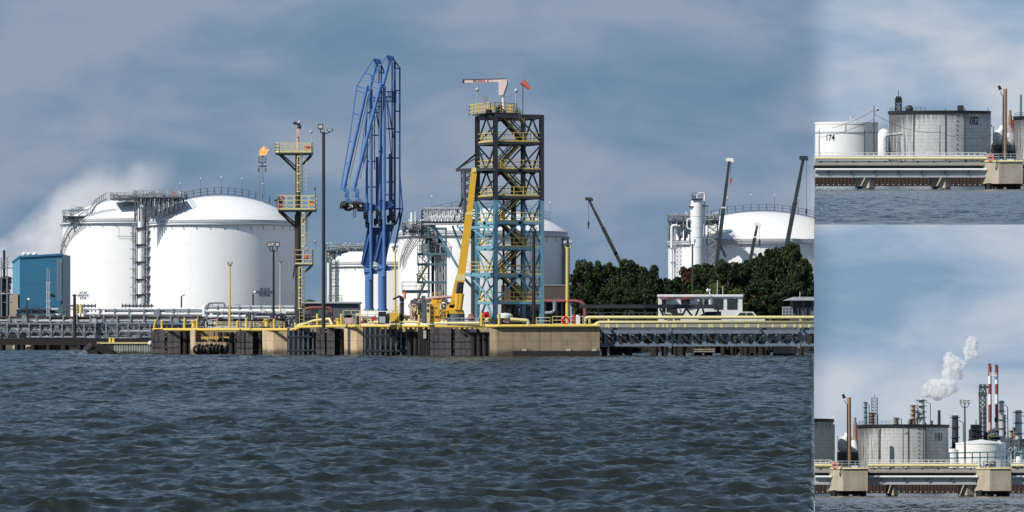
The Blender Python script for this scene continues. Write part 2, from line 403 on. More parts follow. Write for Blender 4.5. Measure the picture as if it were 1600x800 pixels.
def text(body, size, m, parent, radius=None, ang=0., z=0., face=None, name='lettering', sy=1., sx=1.):
    cu = bpy.data.curves.new('t', 'FONT'); cu.body = body; cu.size = size; cu.align_x = 'CENTER'; cu.align_y = 'CENTER'; cu.offset = size*.02
    cu.resolution_u = 2
    to = bpy.data.objects.new('t', cu); COL.objects.link(to)
    me = bpy.data.meshes.new_from_object(to); bpy.data.objects.remove(to)
    bm = bmesh.new(); bm.from_mesh(me); bmesh.ops.triangulate(bm, faces=bm.faces)
    bmesh.ops.subdivide_edges(bm, edges=[e for e in bm.edges if e.calc_length() > .6], cuts=2)
    for v in bm.verts:
        x, y = v.co.x*sx, v.co.y*sy
        if radius:
            t = ang+x/radius; v.co = Vector((radius*math.sin(t), -radius*math.cos(t), z+y))
        else: v.co = face+Vector((x, 0, y))
    bm.to_mesh(me); bm.free(); me.materials.clear(); me.materials.append(M[m])
    o = bpy.data.objects.new(name, me); COL.objects.link(o); o.parent = parent; return o
def clutter(mb, a, x0, x1, y0, y1, n, seed, r=(.05, .16), depth=2.5):
    """process pipework: runs, risers, flanges and vessels between the given picture columns and rows"""
    q = random.Random(seed)
    for i in range(n):
        x = q.uniform(x0, x1); y = q.uniform(y0, y1); d = q.uniform(0, depth); R0 = q.uniform(*r); t = q.random()
        if t < .45:
            l = q.uniform(.1, .5)*(x1-x0); xe = min(x1, x+l); yy = min(y1, y+q.uniform(1, 6))
            mb.path([a(x, y, d), a(xe, y, d), a(xe, yy, d)], R0, 6, .3)
        elif t < .8:
            mb.tube(a(x, y, d), a(x, min(y1, y+q.uniform(.2, .8)*(y1-y0)), d), R0, n=6)
        elif t < .92:
            mb.torus(a(x, y, d), R0*2.2, R0*.5, 'Y', 10, 5)
        else: mb.cbox(a(x, y, d), R0*5, R0*5, R0*6)
    return mb
# ---------------------------------------------------------------- water, ground
CUT = (1272-CX)/FPX            # the main reach and its land stop along this bearing; two other reaches show beyond it
def wave_sheet(name, y0, y1, t0, t1, ncol, rows_k, seed, m, fr='main', amp=1.):
    q = np.random.RandomState(seed)
    ys = [y0]
    while ys[-1] < y1: ys.append(ys[-1]+rows_k*(ys[-1]/70.)**.55)
    ys = np.array(ys); n = len(ys); ts = np.linspace(t0, t1, ncol)
    Y, T = np.meshgrid(ys, ts, indexing='ij'); X = Y*T
    dy = rows_k*(Y/70.)**.55; dx = Y*(t1-t0)/ncol
    Z = np.zeros_like(X); DX = np.zeros_like(X); DY = np.zeros_like(X)
    gust = 1+.28*np.sin(X*.05+Y*.021+1.3)*np.sin(Y*.043-X*.03)
    for i in range(96):
        lam = 0.29*(5.0/.29)**(q.rand()**1.25)
        th = R(78)+q.randn()*R(36)          # wind from the right of the picture towards the camera
        k = 2*math.pi/lam; kx, ky = k*math.cos(th), k*math.sin(th)
        a = .0068*lam**.52*amp*(.6+.8*q.rand()); ph = q.rand()*6.283
        eff = np.maximum(dy*abs(math.sin(th)), dx*abs(math.cos(th)))
        fade = np.clip((lam/eff-2.2)/2.5, 0, 1)
        arg = kx*X+ky*Y+ph
        s = np.sin(arg); c = np.cos(arg)
        Z += a*fade*s*gust; DX += a*fade*c*math.cos(th)*.95; DY += a*fade*c*math.sin(th)*.95
    if fr == 'top':            # calm towards the near edge of this reach
        e = np.clip((Y-y0)/14, 0, 1)[:]; Z *= e; DX *= e; DY *= e
    e = np.clip((t1-T)/.0008, 0, 1); DX *= e; Z *= e
    V = np.stack([X+DX*.6, Y+DY, Z], -1).reshape(-1, 3).astype(np.float32)
    idx = np.arange(n*ncol).reshape(n, ncol)
    F_ = np.stack([idx[:-1,:-1], idx[:-1,1:], idx[1:,1:], idx[1:,:-1]], -1).reshape(-1, 4)
    me = bpy.data.meshes.new(name); me.vertices.add(len(V)); me.vertices.foreach_set('co', V.ravel())
    me.loops.add(F_.size); me.loops.foreach_set('vertex_index', F_.ravel().astype(np.int32))
    me.polygons.add(len(F_)); me.polygons.foreach_set('loop_start', np.arange(0, F_.size, 4, dtype=np.int32))
    me.polygons.foreach_set('use_smooth', np.ones(len(F_), bool)); me.update(calc_edges=True)
    me.materials.append(m)
    o = bpy.data.objects.new(name, me); COL.objects.link(o); o['kind'] = 'structure'; reg(o, fr)
    return o
WM = water_mat((.012, .015, .009))
wave_sheet('river_water', 60, 700, (-40-CX)/FPX*1.1, CUT, 560, .105, 3, WM)
def slab(name, pts, z0, z1, m, fr='main', kind='structure'):
    mb = MB(); mb.prism([(x, y, z0) for x, y in pts], (0, 0, z1-z0)); o = mb.build(name, m, kind=kind); reg(o, fr); return o
def bx(px, Y): return (px-CX)/FPX*Y
# far, calm water under and behind the jetty, then the land behind it with its dark stone bank
slab('far_water', [(bx(-200, 699), 699), (bx(1272, 699), 699), (bx(1272, 797), 797), (bx(900, 799), 799), (bx(880, 830), 830), (bx(-200, 830), 830)], -.6, -.05, WM)
slab('ground', [(bx(-300, 815), 815), (bx(520, 800), 800), (bx(620, 640), 640), (bx(1272, 640), 640), (bx(1272, 798), 798), (bx(930, 800), 800), (bx(860, 1400), 1400), (bx(-300, 4000), 4000)], -3, 3.3, 'mud')
slab('far_ground', [(bx(1030, 836), 836), (bx(1272, 836), 836), (bx(1272, 905), 905), (bx(1020, 905), 905)], -3, 3.3, 'mud')
mbk = MB()
q = random.Random(5)
for i in range(420):
    px = q.uniform(620, 1270); a = q.uniform(0, 1)
    mbk.cbox((bx(px, 640), 640-2.6*a+.2, 3.1-3.3*a), q.uniform(.5, 1.4), q.uniform(.5, 1.2), q.uniform(.4, 1.1))
for i in range(260):
    px = q.uniform(-60, 400); a = q.uniform(0, 1)
    mbk.cbox((bx(px, 812), 813-3*a, 2.2-2.4*a), q.uniform(.6, 1.8), q.uniform(.5, 1.4), q.uniform(.4, 1.1))
o = mbk.build('rock_bank', 'riprap'); o['kind'] = 'stuff'; o['label'] = 'dark broken rock bank along the shore behind the jetty'; o['category'] = 'rocks'
mb = MB()
for x0, x1 in ((18, 55), (104, 124)): mb.prism([(bx(x0, 806), 806, .05), (bx(x1, 806), 806, .05), (bx(x1-3, 808), 809, .7), (bx(x0+3, 808), 809, .7)], (0, 1.5, 0))
mb.build('sand_strip', 'beige', kind='structure')

# ---------------------------------------------------------------- white storage tanks
def tank(a, half, yshell, yapex, ybase, label, group, ring=5, col='tank_white', n=96, wind=True):
    """a at centre column and base row; half width, shell-top row, dome apex row in picture units"""
    r = half*a.k; zs = (a.py-yshell)*a.k; zd = (a.py-yapex)*a.k; t = thing('storage_tank', label, 'storage tank', a, group)
    MB().lathe((0,0,0), [(r, 0), (r, zs)], n).build('shell', col, t)
    h = zd-zs; prof = [(r*1.012, zs-.02), (r*1.012, zs+.35)]
    prof2 = [(r*1.0*math.sin(u)/math.sin(1.05), zs+.35+(h-.35)*(math.cos(u)-math.cos(1.05))/(1-math.cos(1.05))) for u in [1.05*(1-i/18) for i in range(19)]]
    prof2[-1] = (.01, prof2[-1][1])
    mb = MB(); mb.lathe((0,0,0), prof2, n, True); rf = mb.build('dome_roof', col, t)
    mb = MB(); mb.lathe((0,0,0), [(r, zs-.15), (r*1.012, zs-.15), (r*1.012, zs+.38), (r*.99, zs+.38)], n); mb.build('curb_ring', 'lgrey' if col != 'white' else 'white', t)
    if wind:
        mb = MB(); zw = zs-ring*a.k
        mb.lathe((0,0,0), [(r, zw), (r*1.03, zw), (r*1.03, zw+.12), (r, zw+.12), (r, zw)], n)
        for i in range(34):
            u = 2*math.pi*i/34
            if math.cos(u) > -.2 or True:
                mb.bar((r*1.028*math.cos(u), r*1.028*math.sin(u), zw), (r*math.cos(u+.03), r*math.sin(u+.03), zw-.9), .08)
        mb.build('wind_girder', 'galv', t)
    return t, r, zs, zd
def dome_z(r, zs, zd, x):      # height of the dome over radius x
    u = math.asin(min(.999, abs(x)/r)*math.sin(1.05)); return zs+.35+(zd-zs-.35)*(math.cos(u)-math.cos(1.05))/(1-math.cos(1.05))
GT = 'white domed gas tanks'
aL = A(226, 515, 880); tL, rL, zsL, zdL = tank(aL, 128, 347, 309, 515, 'large white domed tank beside the blue building, a stair curling up its left side', GT)
aP = A(345, 515, 800); tP, rP, zsP, zdP = tank(aP, 116, 349, 306, 515, 'large white domed tank lettered 40-TK-50, the flare stack rising above it', GT)
for i, s_ in enumerate(('30 TK 803', 'REFRIGERATED', 'BUTANE')):
    text(s_, .66, 'navy', tL, rL+.03, math.asin((139-226)/128), (515-458.3-4.3*i)*aL.k, sx=.78)
for i, s_ in enumerate(('40-TK-50', 'REFRIGERATED', 'PROPANE')):
    text(s_, .72, 'navy', tP, rP+.03, math.asin((419-345)/116), (515-453-4.6*i)*aP.k, sx=.78)
def dome_walk(a, t, r, zs, zd, x0, x1, n, group=None, name='roof_walkway', steps=True):
    """railing over the crown of a dome"""
    mb = MB(); pts = []
    for i in range(n+1):
        x = x0+(x1-x0)*i/n; pts.append(Vector((x, 0, dome_z(r, zs, zd, x)+.35)))
    for off in (-.6, .6): mb.rail([p+Vector((0, off, 0)) for p in pts], 1.15, 1.5, .05, 1)
    for p, q_ in zip(pts, pts[1:]): mb.bar(p, q_, 1.2, .1)
    for p in pts[::3]: mb.tube(p, p+Vector((0,0,3.0)), .03, n=5)
    mb.build(name, 'galv2', t)
    mb = MB()
    for p in pts[::3]: mb.ball(p+Vector((0,0,3.1)), .13, 4)
    mb.build('roof_lamp', 'white', t)
dome_walk(aP, tP, rP, zsP, zdP, -.55*rP, .75*rP, 14)
# seams of the roof plates
def roof_platform(a, x0, x1, ytop, ydeck, ylow, label, seed, group=None, n=70, legs=7, depth=7, d0=-2.):
    """steel deck over a dome with pipe legs, truss bracing and valve gear on it"""
    t = thing('roof_platform', label, 'platform', a, group)
    mb = MB(); mb.box(a(x0, 0).x, a(x1, 0).x, d0, d0+depth, a(0, ydeck+1.5).z, a(0, ydeck).z); mb.build('deck', 'galv2', t)
    mb = MB()
    for i in range(legs):
        x = x0+1.5+(x1-x0-3)*i/(legs-1)
        for d in (d0+.5, d0+depth-.5): mb.bar(a(x, ydeck, d), a(x, ylow(x), d), .28)
    for i in range(legs-1):
        xa = x0+1.5+(x1-x0-3)*i/(legs-1); xb = x0+1.5+(x1-x0-3)*(i+1)/(legs-1); m_ = ydeck+.45*(ylow(xa)-ydeck)
        mb.bar(a(xa, m_, d0+.5), a(xb, m_, d0+.5), .2)
        p, q_ = (ydeck, ylow(xb)) if i%2 else (ylow(xa), ydeck); mb.bar(a(xa, p, d0+.5), a(xb, q_, d0+.5), .16)
    mb.build('truss', 'galv2', t)
    mb = MB(); x = [a(x0, ydeck, d0+.1), a(x1, ydeck, d0+.1), a(x1, ydeck, d0+depth-.1), a(x0, ydeck, d0+depth-.1), a(x0, ydeck, d0+.1)]
    mb.rail(x, 1.15, 1.6, .08, 1); mb.build('railing', 'galv', t)
    mb = MB(); clutter(mb, a, x0+1, x1-1, ytop+2, ydeck-1, n, seed, (.06, .2), depth-1.5); mb.build('pipework', 'galv', t)
    mb = MB(); q_ = random.Random(seed+1)
    for i in range(n//5):
        x = q_.uniform(x0, x1); y = q_.uniform(ytop-3, ytop+2); d = q_.uniform(0, depth-2); mb.tube(a(x, y, d), a(x, ydeck, d), .04, n=5); mb.ball(a(x, y, d), .13, 4)
    mb.build('roof_lamp', 'white', t)
    mb = MB()
    for i in range(n//3):
        x = q_.uniform(x0+2, x1-2); d = q_.uniform(0, depth-2); mb.tube(a(x, ydeck, d), a(x, ydeck+(ylow(x)-ydeck)*q_.uniform(.5, 1), d), q_.uniform(.1, .3), n=8)
    mb.build('riser_pipe', 'lgrey', t)
    return t
def lowP(x): return 515-dome_z(rP, zsP, zdP, (x-345)*aP.k)/aP.k
def lowP2(x):
    d = math.hypot((x-345)*aP.k, 8.5); return 515-dome_z(rP, zsP, zdP, d)/aP.k if d < rP*.98 else 348
def lowL(x): return 515-dome_z(rL, zsL, zdL, (x-226)*aL.k)/aL.k
roof_platform(A(175, 515, 868), 175, 232, 302, 311, lowL, 'dense grey steel platform over the left dome, red-flagged end towards the riser', 11, n=90, d0=-4)
ap = A(222, 515, 798); roof_platform(ap, 216, 290, 301, 310, lambda x: lowP2(x), 'grey steel platform bridging between the two big domes above the vertical pipe', 12, n=130, legs=11, d0=-9.5)
mb = MB(); mb.add([ap(270.3, 299.5), ap(273, 301), ap(272, 303.5), ap(269.5, 302)], [(0,1,2,3)]); mb.bar(ap(270, 300), ap(270, 310), .08)
one(mb, 'warning_flag', 'small red flag on the platform between the domes', 'flag', 'red', ap)
roof_platform(A(137, 515, 872), 101, 176, 323, 338, lambda x: 347, 'low grey steel platform on the left shoulder of the butane tank', 13, n=80, legs=8, depth=5, d0=-4)
# curling stair of the left tank
a = aL; t = thing('tank_stair', 'long grey stair curling up the left side of the butane tank', 'stairs', a)
pts = [(97, 408), (99, 395), (105, 380), (113, 367), (123, 357), (133, 348), (143, 340), (151, 336), (158, 325), (166, 320), (175, 315)]
P = []
for x, y in pts:
    dx = (x-226)*a.k; d = -math.sqrt(max(0, (rL*1.02)**2-dx*dx)) if y > 345 else -math.sqrt(max(0, (rL*1.02)**2-dx*dx))*.85
    P.append(a(x, y, d-.8))
mb = MB(); U = Vector((0,0,1))
for p, q_ in zip(P, P[1:]):
    mb.bar(p, q_, .07, .16); mb.bar(p+U*1.2, q_+U*1.2, .07)
    o_ = Vector((.35, -.8, .1)); mb.bar(p+o_, q_+o_, .07, .16); mb.bar(p+o_+U*1.2, q_+o_+U*1.2, .07)
    for i in range(3): c = p.lerp(q_, i/3); mb.bar(c, c+U*1.2, .06); mb.bar(c, c+o_, .06, .03); mb.bar(c+o_, c+o_+U*1.2, .06)
mb.build('flight', 'galv2', t)
mb = MB(); [mb.bar(P[i], P[i]+Vector((.5, 1.5, -1.5)), .12) for i in range(0, 6)]; mb.build('bracket', 'galv2', t)
mb = MB(); mb.lathe(Vector(a(226, 352)), [(rL*1.035, -.1), (rL*1.05, -.1), (rL*1.05, .1), (rL*1.035, .1)], 96)
# riser between the tanks
a = A(220, 515, 795); t = thing('pipe_riser', 'tall white pipe riser with ladder towers in the gap between the two domed tanks', 'pipe riser', a)
mb = MB(); mb.path([a(220, 515), a(220, 322), a(232, 322, 1), a(238, 330, 2)], 4.9*a.k, 16, 1.0); mb.build('pipe', 'white', t)
mb = MB()
for y in (357, 383, 410, 437, 461): mb.cbox(a(220, y), 15*a.k, 1.6, .35)
mb.bar(a(214, 322, .5), a(214, 515, .5), .15); mb.bar(a(226.5, 322, .5), a(226.5, 515, .5), .3)
mb.build('clamp', 'dgrey', t)
mb = MB(); mb.lattice(a(231, 515, .5), a(231, 352, .5), .9, 1.0, 26, .12, .08); mb.lattice(a(209.5, 515, .5), a(209.5, 350, .5), .5, .5, 30, .12, .08)
for y in (361, 372, 386, 401, 417, 431, 446, 458): mb.cbox(a(230+2*((y//7)%2), y), 1.8, 1.5, .12); mb.cbox(a(207, y+3), .9, 1.0, .12)
mb.build('ladder_tower', 'galv', t)
mb = MB()
for y, x1 in ((378, 251), (390, 263), (403, 246), (412, 262), (392, 0)):
    if x1: mb.bar(a(236, y), a(x1, y), .09); mb.bar(a(236, y+1), a(240, y+5), .07)
mb.bar(a(183, 369.5), a(211, 369.5), .12); mb.bar(a(185, 373), a(211, 373), .10); mb.bar(a(186, 352), a(186, 369), .08); mb.bar(a(206, 352), a(206, 373), .08)
mb.build('pipe_bracket', 'galv', t)
# middle distance tanks behind the loading arms and the tower
aM = A(622, 515, 900); tM, rM, zsM, zdM = tank(aM, 108, 413, 380, 515, 'white domed tank half hidden behind the blue loading arms', GT)
aB = A(754, 515, 780); tB, rB, zsB, zdB = tank(aB, 132, 366, 326, 515, 'huge white domed tank behind the sky-blue and black steel tower', GT)
def lowM(x): return 515-dome_z(rM, zsM, zdM, (x-622)*aM.k)/aM.k
roof_platform(A(536, 515, 860), 510, 580, 382, 391, lowM, 'grey pipe-laden platform over the half hidden tank left of the loading arms', 14, n=90, legs=8)
a = A(517, 515, 892); t = thing('pipe_riser', 'white pipe riser on the left edge of the half hidden tank', 'pipe riser', a)
mb = MB(); mb.path([a(513.5, 480), a(513.5, 398), a(521, 398, 1)], 2.2*a.k, 12, .6); mb.path([a(517, 480, .4), a(517, 399, .4), a(524, 399, 1)], 1.6*a.k, 12, .6); mb.build('pipe', 'white', t)
mb = MB(); mb.lattice(a(521, 480), a(521, 402), .8, .8, 14, .10, .07)
for y in (424, 437, 448, 461): mb.bar(a(511, y), a(543, y), .12)
mb.bar(a(543, 420), a(543, 462), .1); mb.rail([a(513, 470, -1), a(570, 470, -1)], 1.1, 1., .07)
mb.build('ladder_tower', 'galv2', t)
dome_walk(aB, tB, rB, zsB, zdB, -.6*rB, .8*rB, 12)
a = A(640, 366, 765); t = roof_platform(a, 629, 672, 345, 358, lambda x: 368, 'grey valve platform with two white vents on the left shoulder of the huge tank', 15, n=60, legs=4, depth=4)
mb = MB(); mb.tube(a(643.5, 350), a(643.5, 332), 2.3*a.k, n=12); mb.tube(a(649, 350), a(649, 331), 1.1*a.k, n=10); mb.build('vent', 'white', t)
a = aB; t = thing('tank_stair', 'grey curved stair climbing the left side of the huge tank', 'stairs', a)
mb = MB(); P = []
for x, y in ((626, 420), (630, 403), (636, 390), (643, 378), (650, 366), (656, 356)):
    dx = (x-754)*a.k; P.append(a(x, y, -math.sqrt(max(0, (rB*1.02)**2-dx*dx))-.8))
for p, q_ in zip(P, P[1:]):
    for o_ in (Vector((0,0,0)), Vector((.5, -.8, .3))):
        mb.bar(p+o_, q_+o_, .07, .16); mb.bar(p+o_+U*1.2, q_+o_+U*1.2, .07)
        for i in range(3): c = p.lerp(q_, i/3)+o_; mb.bar(c, c+U*1.2, .06)
mb.build('flight', 'galv2', t)
a = A(886, 515, 775); mb = MB(); mb.tube(a(884, 515), a(884, 372), .55, n=12); mb.lattice(a(888, 515), a(888, 378), .5, .5, 24, .1, .06)
t = thing('pipe_riser', 'white pipe with ladder up the right edge of the huge tank', 'pipe riser', a); mb.build('pipe', 'galv', t)
# ---------------------------------------------------------------- right background: column, big dome, cranes
aR = A(1190, 515, 866); tR, rR, zsR, zdR = tank(aR, 146, 379, 331, 515, 'wide white domed tank behind the dark trees on the right', GT)
dome_walk(aR, tR, rR, zsR, zdR, -.62*rR, .56*rR, 14)
a = A(1075, 515, 846)
roof_platform(a, 1044, 1123, 334, 345, lambda x: 376 if x < 1090 else 352, 'grey platform with pipe legs wrapped round the white column right of the trees', 16, n=90, legs=10, depth=6)
aC = A(1088, 515, 868); tank(aC, 40, 382, 360, 515, 'short white tank shoulder behind the white column', GT, n=48)
a = A(1090, 515, 840); t = thing('process_column', 'tall white insulated column with looped overhead pipe behind the trees', 'column', a)
mb = MB(); r0 = 9.6*a.k; mb.lathe(a(1089.5, 515), [(r0, 0), (r0, 200*a.k), (r0*.8, 203.5*a.k), (.01, 204*a.k)], 32); mb.build('vessel', 'white', t)
mb = MB()
for y in (338, 356, 371, 386): mb.lathe(a(1089.5, y), [(r0*1.005, -.04), (r0*1.03, -.04), (r0*1.03, .04), (r0*1.005, .04)], 32)
mb.build('band', 'lgrey', t)
mb = MB(); mb.path([a(1090, 310), a(1090, 302), a(1101, 302), a(1101, 515)], 1.5*a.k, 12, .5); mb.path([a(1078.5, 320), a(1080, 322), a(1080, 515)], 1.3*a.k, 10, .3)
mb.path([a(1079, 342, -.5), a(1073.5, 343, -.5), a(1073.5, 357, -.5), a(1079, 358, -.5)], 1.1*a.k, 10, .4); mb.build('pipe', 'white', t)
mb = MB(); mb.cbox(a(1089, 311.5), 17*a.k, 3, .2); mb.rail([a(1081, 311, -1.2), a(1098, 311, -1.2)], 1.1, .9, .08); mb.cbox(a(1080, 323), .9, 2, .15); mb.cbox(a(1102, 322), 1.2, 2, .15)
mb.ladder(a(1103.5, 322), a(1103.5, 400), .5); clutter(mb, a, 1081, 1088, 305, 310, 8, 4, (.05, .1), 1); mb.build('top_platform', 'dgrey', t)
a = A(1052, 515, 843); t = thing('pipe_riser', 'pair of white pipes bending over left of the white column', 'pipe riser', a)
mb = MB(); mb.path([a(1049.5, 515), a(1049.5, 352), a(1058, 352)], 1.9*a.k, 12, .8); mb.path([a(1054.5, 515, .3), a(1054.5, 353.5, .3), a(1062, 353, .3)], 1.5*a.k, 12, .8); mb.build('pipe', 'white', t)
mb = MB(); mb.lattice(a(1061, 515), a(1061, 375), .8, .8, 22, .1, .07); [mb.cbox(a(1052, y), 8*a.k, .9, .2) for y in (388, 410)]; mb.build('ladder_tower', 'galv', t)
a = A(1116, 515, 841); t = thing('stair_tower', 'open grey stair tower between the white column and the tall crane', 'stair tower', a)
mb = MB(); mb.lattice(a(1114, 515), a(1114, 352), 1.9, 2.2, 12, .14, .1)
for i, y in enumerate(range(355, 410, 8)): mb.stair(a(1107 if i%2 else 1120, y+8, -1), a(1120 if i%2 else 1107, y, -1), .6, rail=True, treads=False)
mb.build('frame', 'galv', t)
def crane(a, tip, base, w, label, jib=None, head=True, hook=None, name='mobile_crane'):
    t = thing(name, label, 'crane', a, 'mobile cranes behind the trees'); tip = a(*tip); base = a(*base)
    mb = MB(); mid = base.lerp(tip, .5); mb.bar(base, mid, w*1.15, w*1.2); mb.bar(mid, base.lerp(tip, .78), w*.95); mb.bar(base.lerp(tip, .78), tip, w*.8); mb.build('boom', 'dgrey', t)
    mb = MB(); d = (tip-base).normalized(); mb.cbox(tip+d*.3, w*2.2, w*1.2, w*1.0); mb.cbox(mid, w*1.3, w*1.3, .25); mb.tube(tip+Vector((w*.9, -.5, .1)), tip+Vector((w*.9, .5, .1)), w*.5, n=10); mb.build('boom_head', 'white' if head else 'dgrey', t)
    if hook:
        mb = MB(); hp = a(*hook); top = Vector((hp.x, 0, tip.z)); mb.tube(top, hp, .045, n=5); mb.build('hoist_rope', 'galv2', t)
        mb = MB(); mb.cbox(hp, .35, .3, .9); mb.tube(hp-Vector((0,0,.5)), hp-Vector((0,0,.9)), .1, n=6); mb.build('hook_block', 'red' if hook == (1142, 282) else 'dgrey', t)
    if jib:
        mb = MB(); mb.bar(a(*jib[0]), a(*jib[1]), w*.8); mb.build('luffing_strut', 'dgrey', t)
    # carrier standing on the ground out of sight behind the trees
    dn = (base-tip).normalized(); g = base+dn*((base.z-2.6)/-dn.z); g = Vector((g.x, 0, 0)); mb = MB(); mb.box(g.x-5, g.x+5, -1.3, 1.3, .8, 1.8); mb.box(g.x-1.6, g.x+1.6, -1.2, 1.2, 1.8, 3.4); mb.build('carrier', 'white', t)
    mb = MB(); [mb.tube((g.x+x, -1.4, .55), (g.x+x, 1.4, .55), .55, n=16) for x in (-4, -2.5, 2.5, 4)]; mb.build('wheel', 'rubber', t)
    mb = MB(); mb.bar(base-dn*.5, Vector((g.x, 0, 2.6)), w*1.15); mb.build('boom_foot', 'dgrey', t)
    return t
crane(A(1123, 515, 838), (1139.5, 252), (1121.5, 397), .62, 'tall dark crane boom leaning left with a red hook block, left of the short boom', jib=((1120, 372), (1134, 402)), hook=(1142, 282))
crane(A(1230, 515, 838), (1255, 249), (1229, 385), .72, 'tall dark crane boom nearest the right edge of the river view', head=False, hook=(1260, 330))
crane(A(1177, 515, 837), (1183, 353), (1176, 388), .55, 'short dark crane boom standing in front of the wide dome', hook=(1187, 378))
crane(A(962, 515, 790), (920.5, 313), (963, 398), .55, 'dark crane boom leaning left out of the leftmost trees', head=False, hook=(919.5, 350))
# ---------------------------------------------------------------- trees
def tree_mesh(seed, nleaf, rx, rz, ry, trunk_h, nblob=26, leaf=.42, mat_='leaf'):
    q = np.random.RandomState(seed); rr = random.Random(seed)
    blobs = []
    for i in range(nblob):
        u = q.rand()**.6; th = q.rand()*6.283; ph = math.acos(1-1.75*q.rand())
        k = .55+.45*u; c = np.array([rx*k*math.sin(ph)*math.cos(th), ry*k*math.sin(ph)*math.sin(th), rz*(.55*k*math.cos(ph))])
        blobs.append((c, (.13+.2*q.rand()**1.5)*rx))
    V = []; F_ = []; per = nleaf//nblob
    for c, r in blobs:
        d = q.randn(per, 3); d /= np.linalg.norm(d, axis=1)[:, None]; rad = r*(.55+.5*q.rand(per)**.5)
        P_ = c+d*rad[:, None]*np.array([1, 1, .8])
        for p in P_:
            a_ = q.randn(3); a_ /= np.linalg.norm(a_); b_ = np.cross(a_, q.randn(3)); b_ /= np.linalg.norm(b_); s = leaf*(.5+q.rand())
            i0 = len(V); V += [p-a_*s*.5, p+b_*s*.35, p+a_*s*.5, p-b_*s*.35]; F_.append((i0, i0+1, i0+2, i0+3))
    mb = MB(); mb.v = [tuple(v) for v in V]; mb.f = F_; mb.sm = [False]*len(F_)
    tk = MB(); base = -trunk_h; tk.path([(0, 0, base), (.1, 0, base+trunk_h*.5), (0, .1, 0), (.1, 0, rz*.15)], [.38, .3, .22, .1], 8)
    for c, r in blobs[::3]: tk.path([(0, 0, rr.uniform(-.2, .05)*rz), tuple(c*np.array([.5, .5, .25])), tuple(c*np.array([.9, .9, .45]))], [.16, .1, .03], 5)
    return mb, tk
PROTO = {}
def tree(kind, px, ytop, ybot_crown, halfw, Y, label, m='leaf', cat='tree', name='tree', grp='trees on the far bank'):
    a = A(px, 517, Y); a.o.z = 3.3; h = (ybot_crown-ytop)*a.k/2; cz = EYE+(520-(ytop+ybot_crown)/2)*a.k-3.3
    key = (kind, m)
    if key not in PROTO:
        mb, tk = tree_mesh(20+kind, 20000 if name == 'tree' else 9000, 4.0, 9.0, 4.0, 4.0, 90 if name == 'tree' else 44, .42)
        t = thing(name, label, cat, a, grp)
        c = mb.build('crown', m, t); c.scale = (1,1,1); c.location = (0, 0, 4.); k2 = tk.build('trunk', 'bark', t); k2.location = (0, 0, 4.)
        PROTO[key] = t
    else:
        t = dup(PROTO[key], a, label); t['group'] = grp
    w = halfw*a.k/4.6; hz = h/6.1
    s_ = cz/4.0; t.scale = (w, w, 1)
    for c in t.children: c.location = (0, 0, cz); c.scale = (1, 1, hz)
    t.rotation_euler = (0, 0, px*.7)
    for c in t.children:
        if c.name.startswith('trunk'): c.scale = (1, 1, cz/4.0)
    return t
TR = [
 (0, 912, 398, 505, 24, 745, 'dark tree at the left end of the tree line beside the grey wall', 'leaf'),
 (1, 945, 396, 508, 28, 755, 'dark round tree under the leaning crane boom', 'leaf'),
 (2, 985, 395, 508, 30, 750, 'dark dense tree right of the leaning crane boom', 'leaf'),
 (0, 1016, 407, 508, 22, 742, 'dark tree ending the left clump where the sky dips', 'leaf'),
 (1, 1048, 424, 508, 26, 748, 'low dark tree in the dip between the two clumps', 'leaf'),
 (2, 1073, 408, 500, 22, 760, 'reddish brown tree in front of the white pipe pair', 'leaf_red'),
 (3, 1104, 404, 506, 28, 756, 'dark tree under the stair tower and white column', 'leaf'),
 (0, 1138, 398, 506, 30, 752, 'dark tree under the luffing strut of the tall crane', 'leaf'),
 (1, 1172, 392, 506, 28, 756, 'dark tree hiding the foot of the short crane boom', 'leaf'),
 (2, 1204, 375, 506, 29, 750, 'tall dark tree between the short boom and the right-hand boom', 'leaf'),
 (3, 1238, 369, 506, 30, 748, 'tallest dark tree at the foot of the right-hand boom', 'leaf'),
 (1, 1256, 392, 508, 20, 742, 'dark tree at the right end of the tree line behind the shelter', 'leaf'),
 (3, 960, 440, 508, 30, 735, 'shaded low tree behind the dark steel gangway', 'leaf'),
 (2, 1000, 445, 508, 30, 733, 'shaded low tree left of the white cabin', 'leaf'),
 (0, 1190, 430, 508, 34, 735, 'shaded low tree right of the white cabin', 'leaf'),
 (1, 1230, 432, 508, 32, 732, 'shaded low tree behind the open shelter', 'leaf'),
]
for k, px, yt, yb, hw, Y, lb, m in TR: tree(k, px, yt, yb, hw, Y, lb, m)
for k, px, yt, yb, hw, lb in ((0, 1098, 447, 508, 22, 'yellow-green bush just above the left half of the white cabin'), (1, 1122, 432, 508, 24, 'larger yellow-green bush behind the middle of the white cabin'),
                              (1, 1040, 455, 508, 20, 'olive bush beside the left end of the white cabin'), (0, 1148, 444, 508, 20, 'olive bush behind the right end of the white cabin')):
    tree(k, px, yt, yb, hw, 726, lb, 'leaf_olive', 'bush', 'bush', 'bushes in front of the trees')
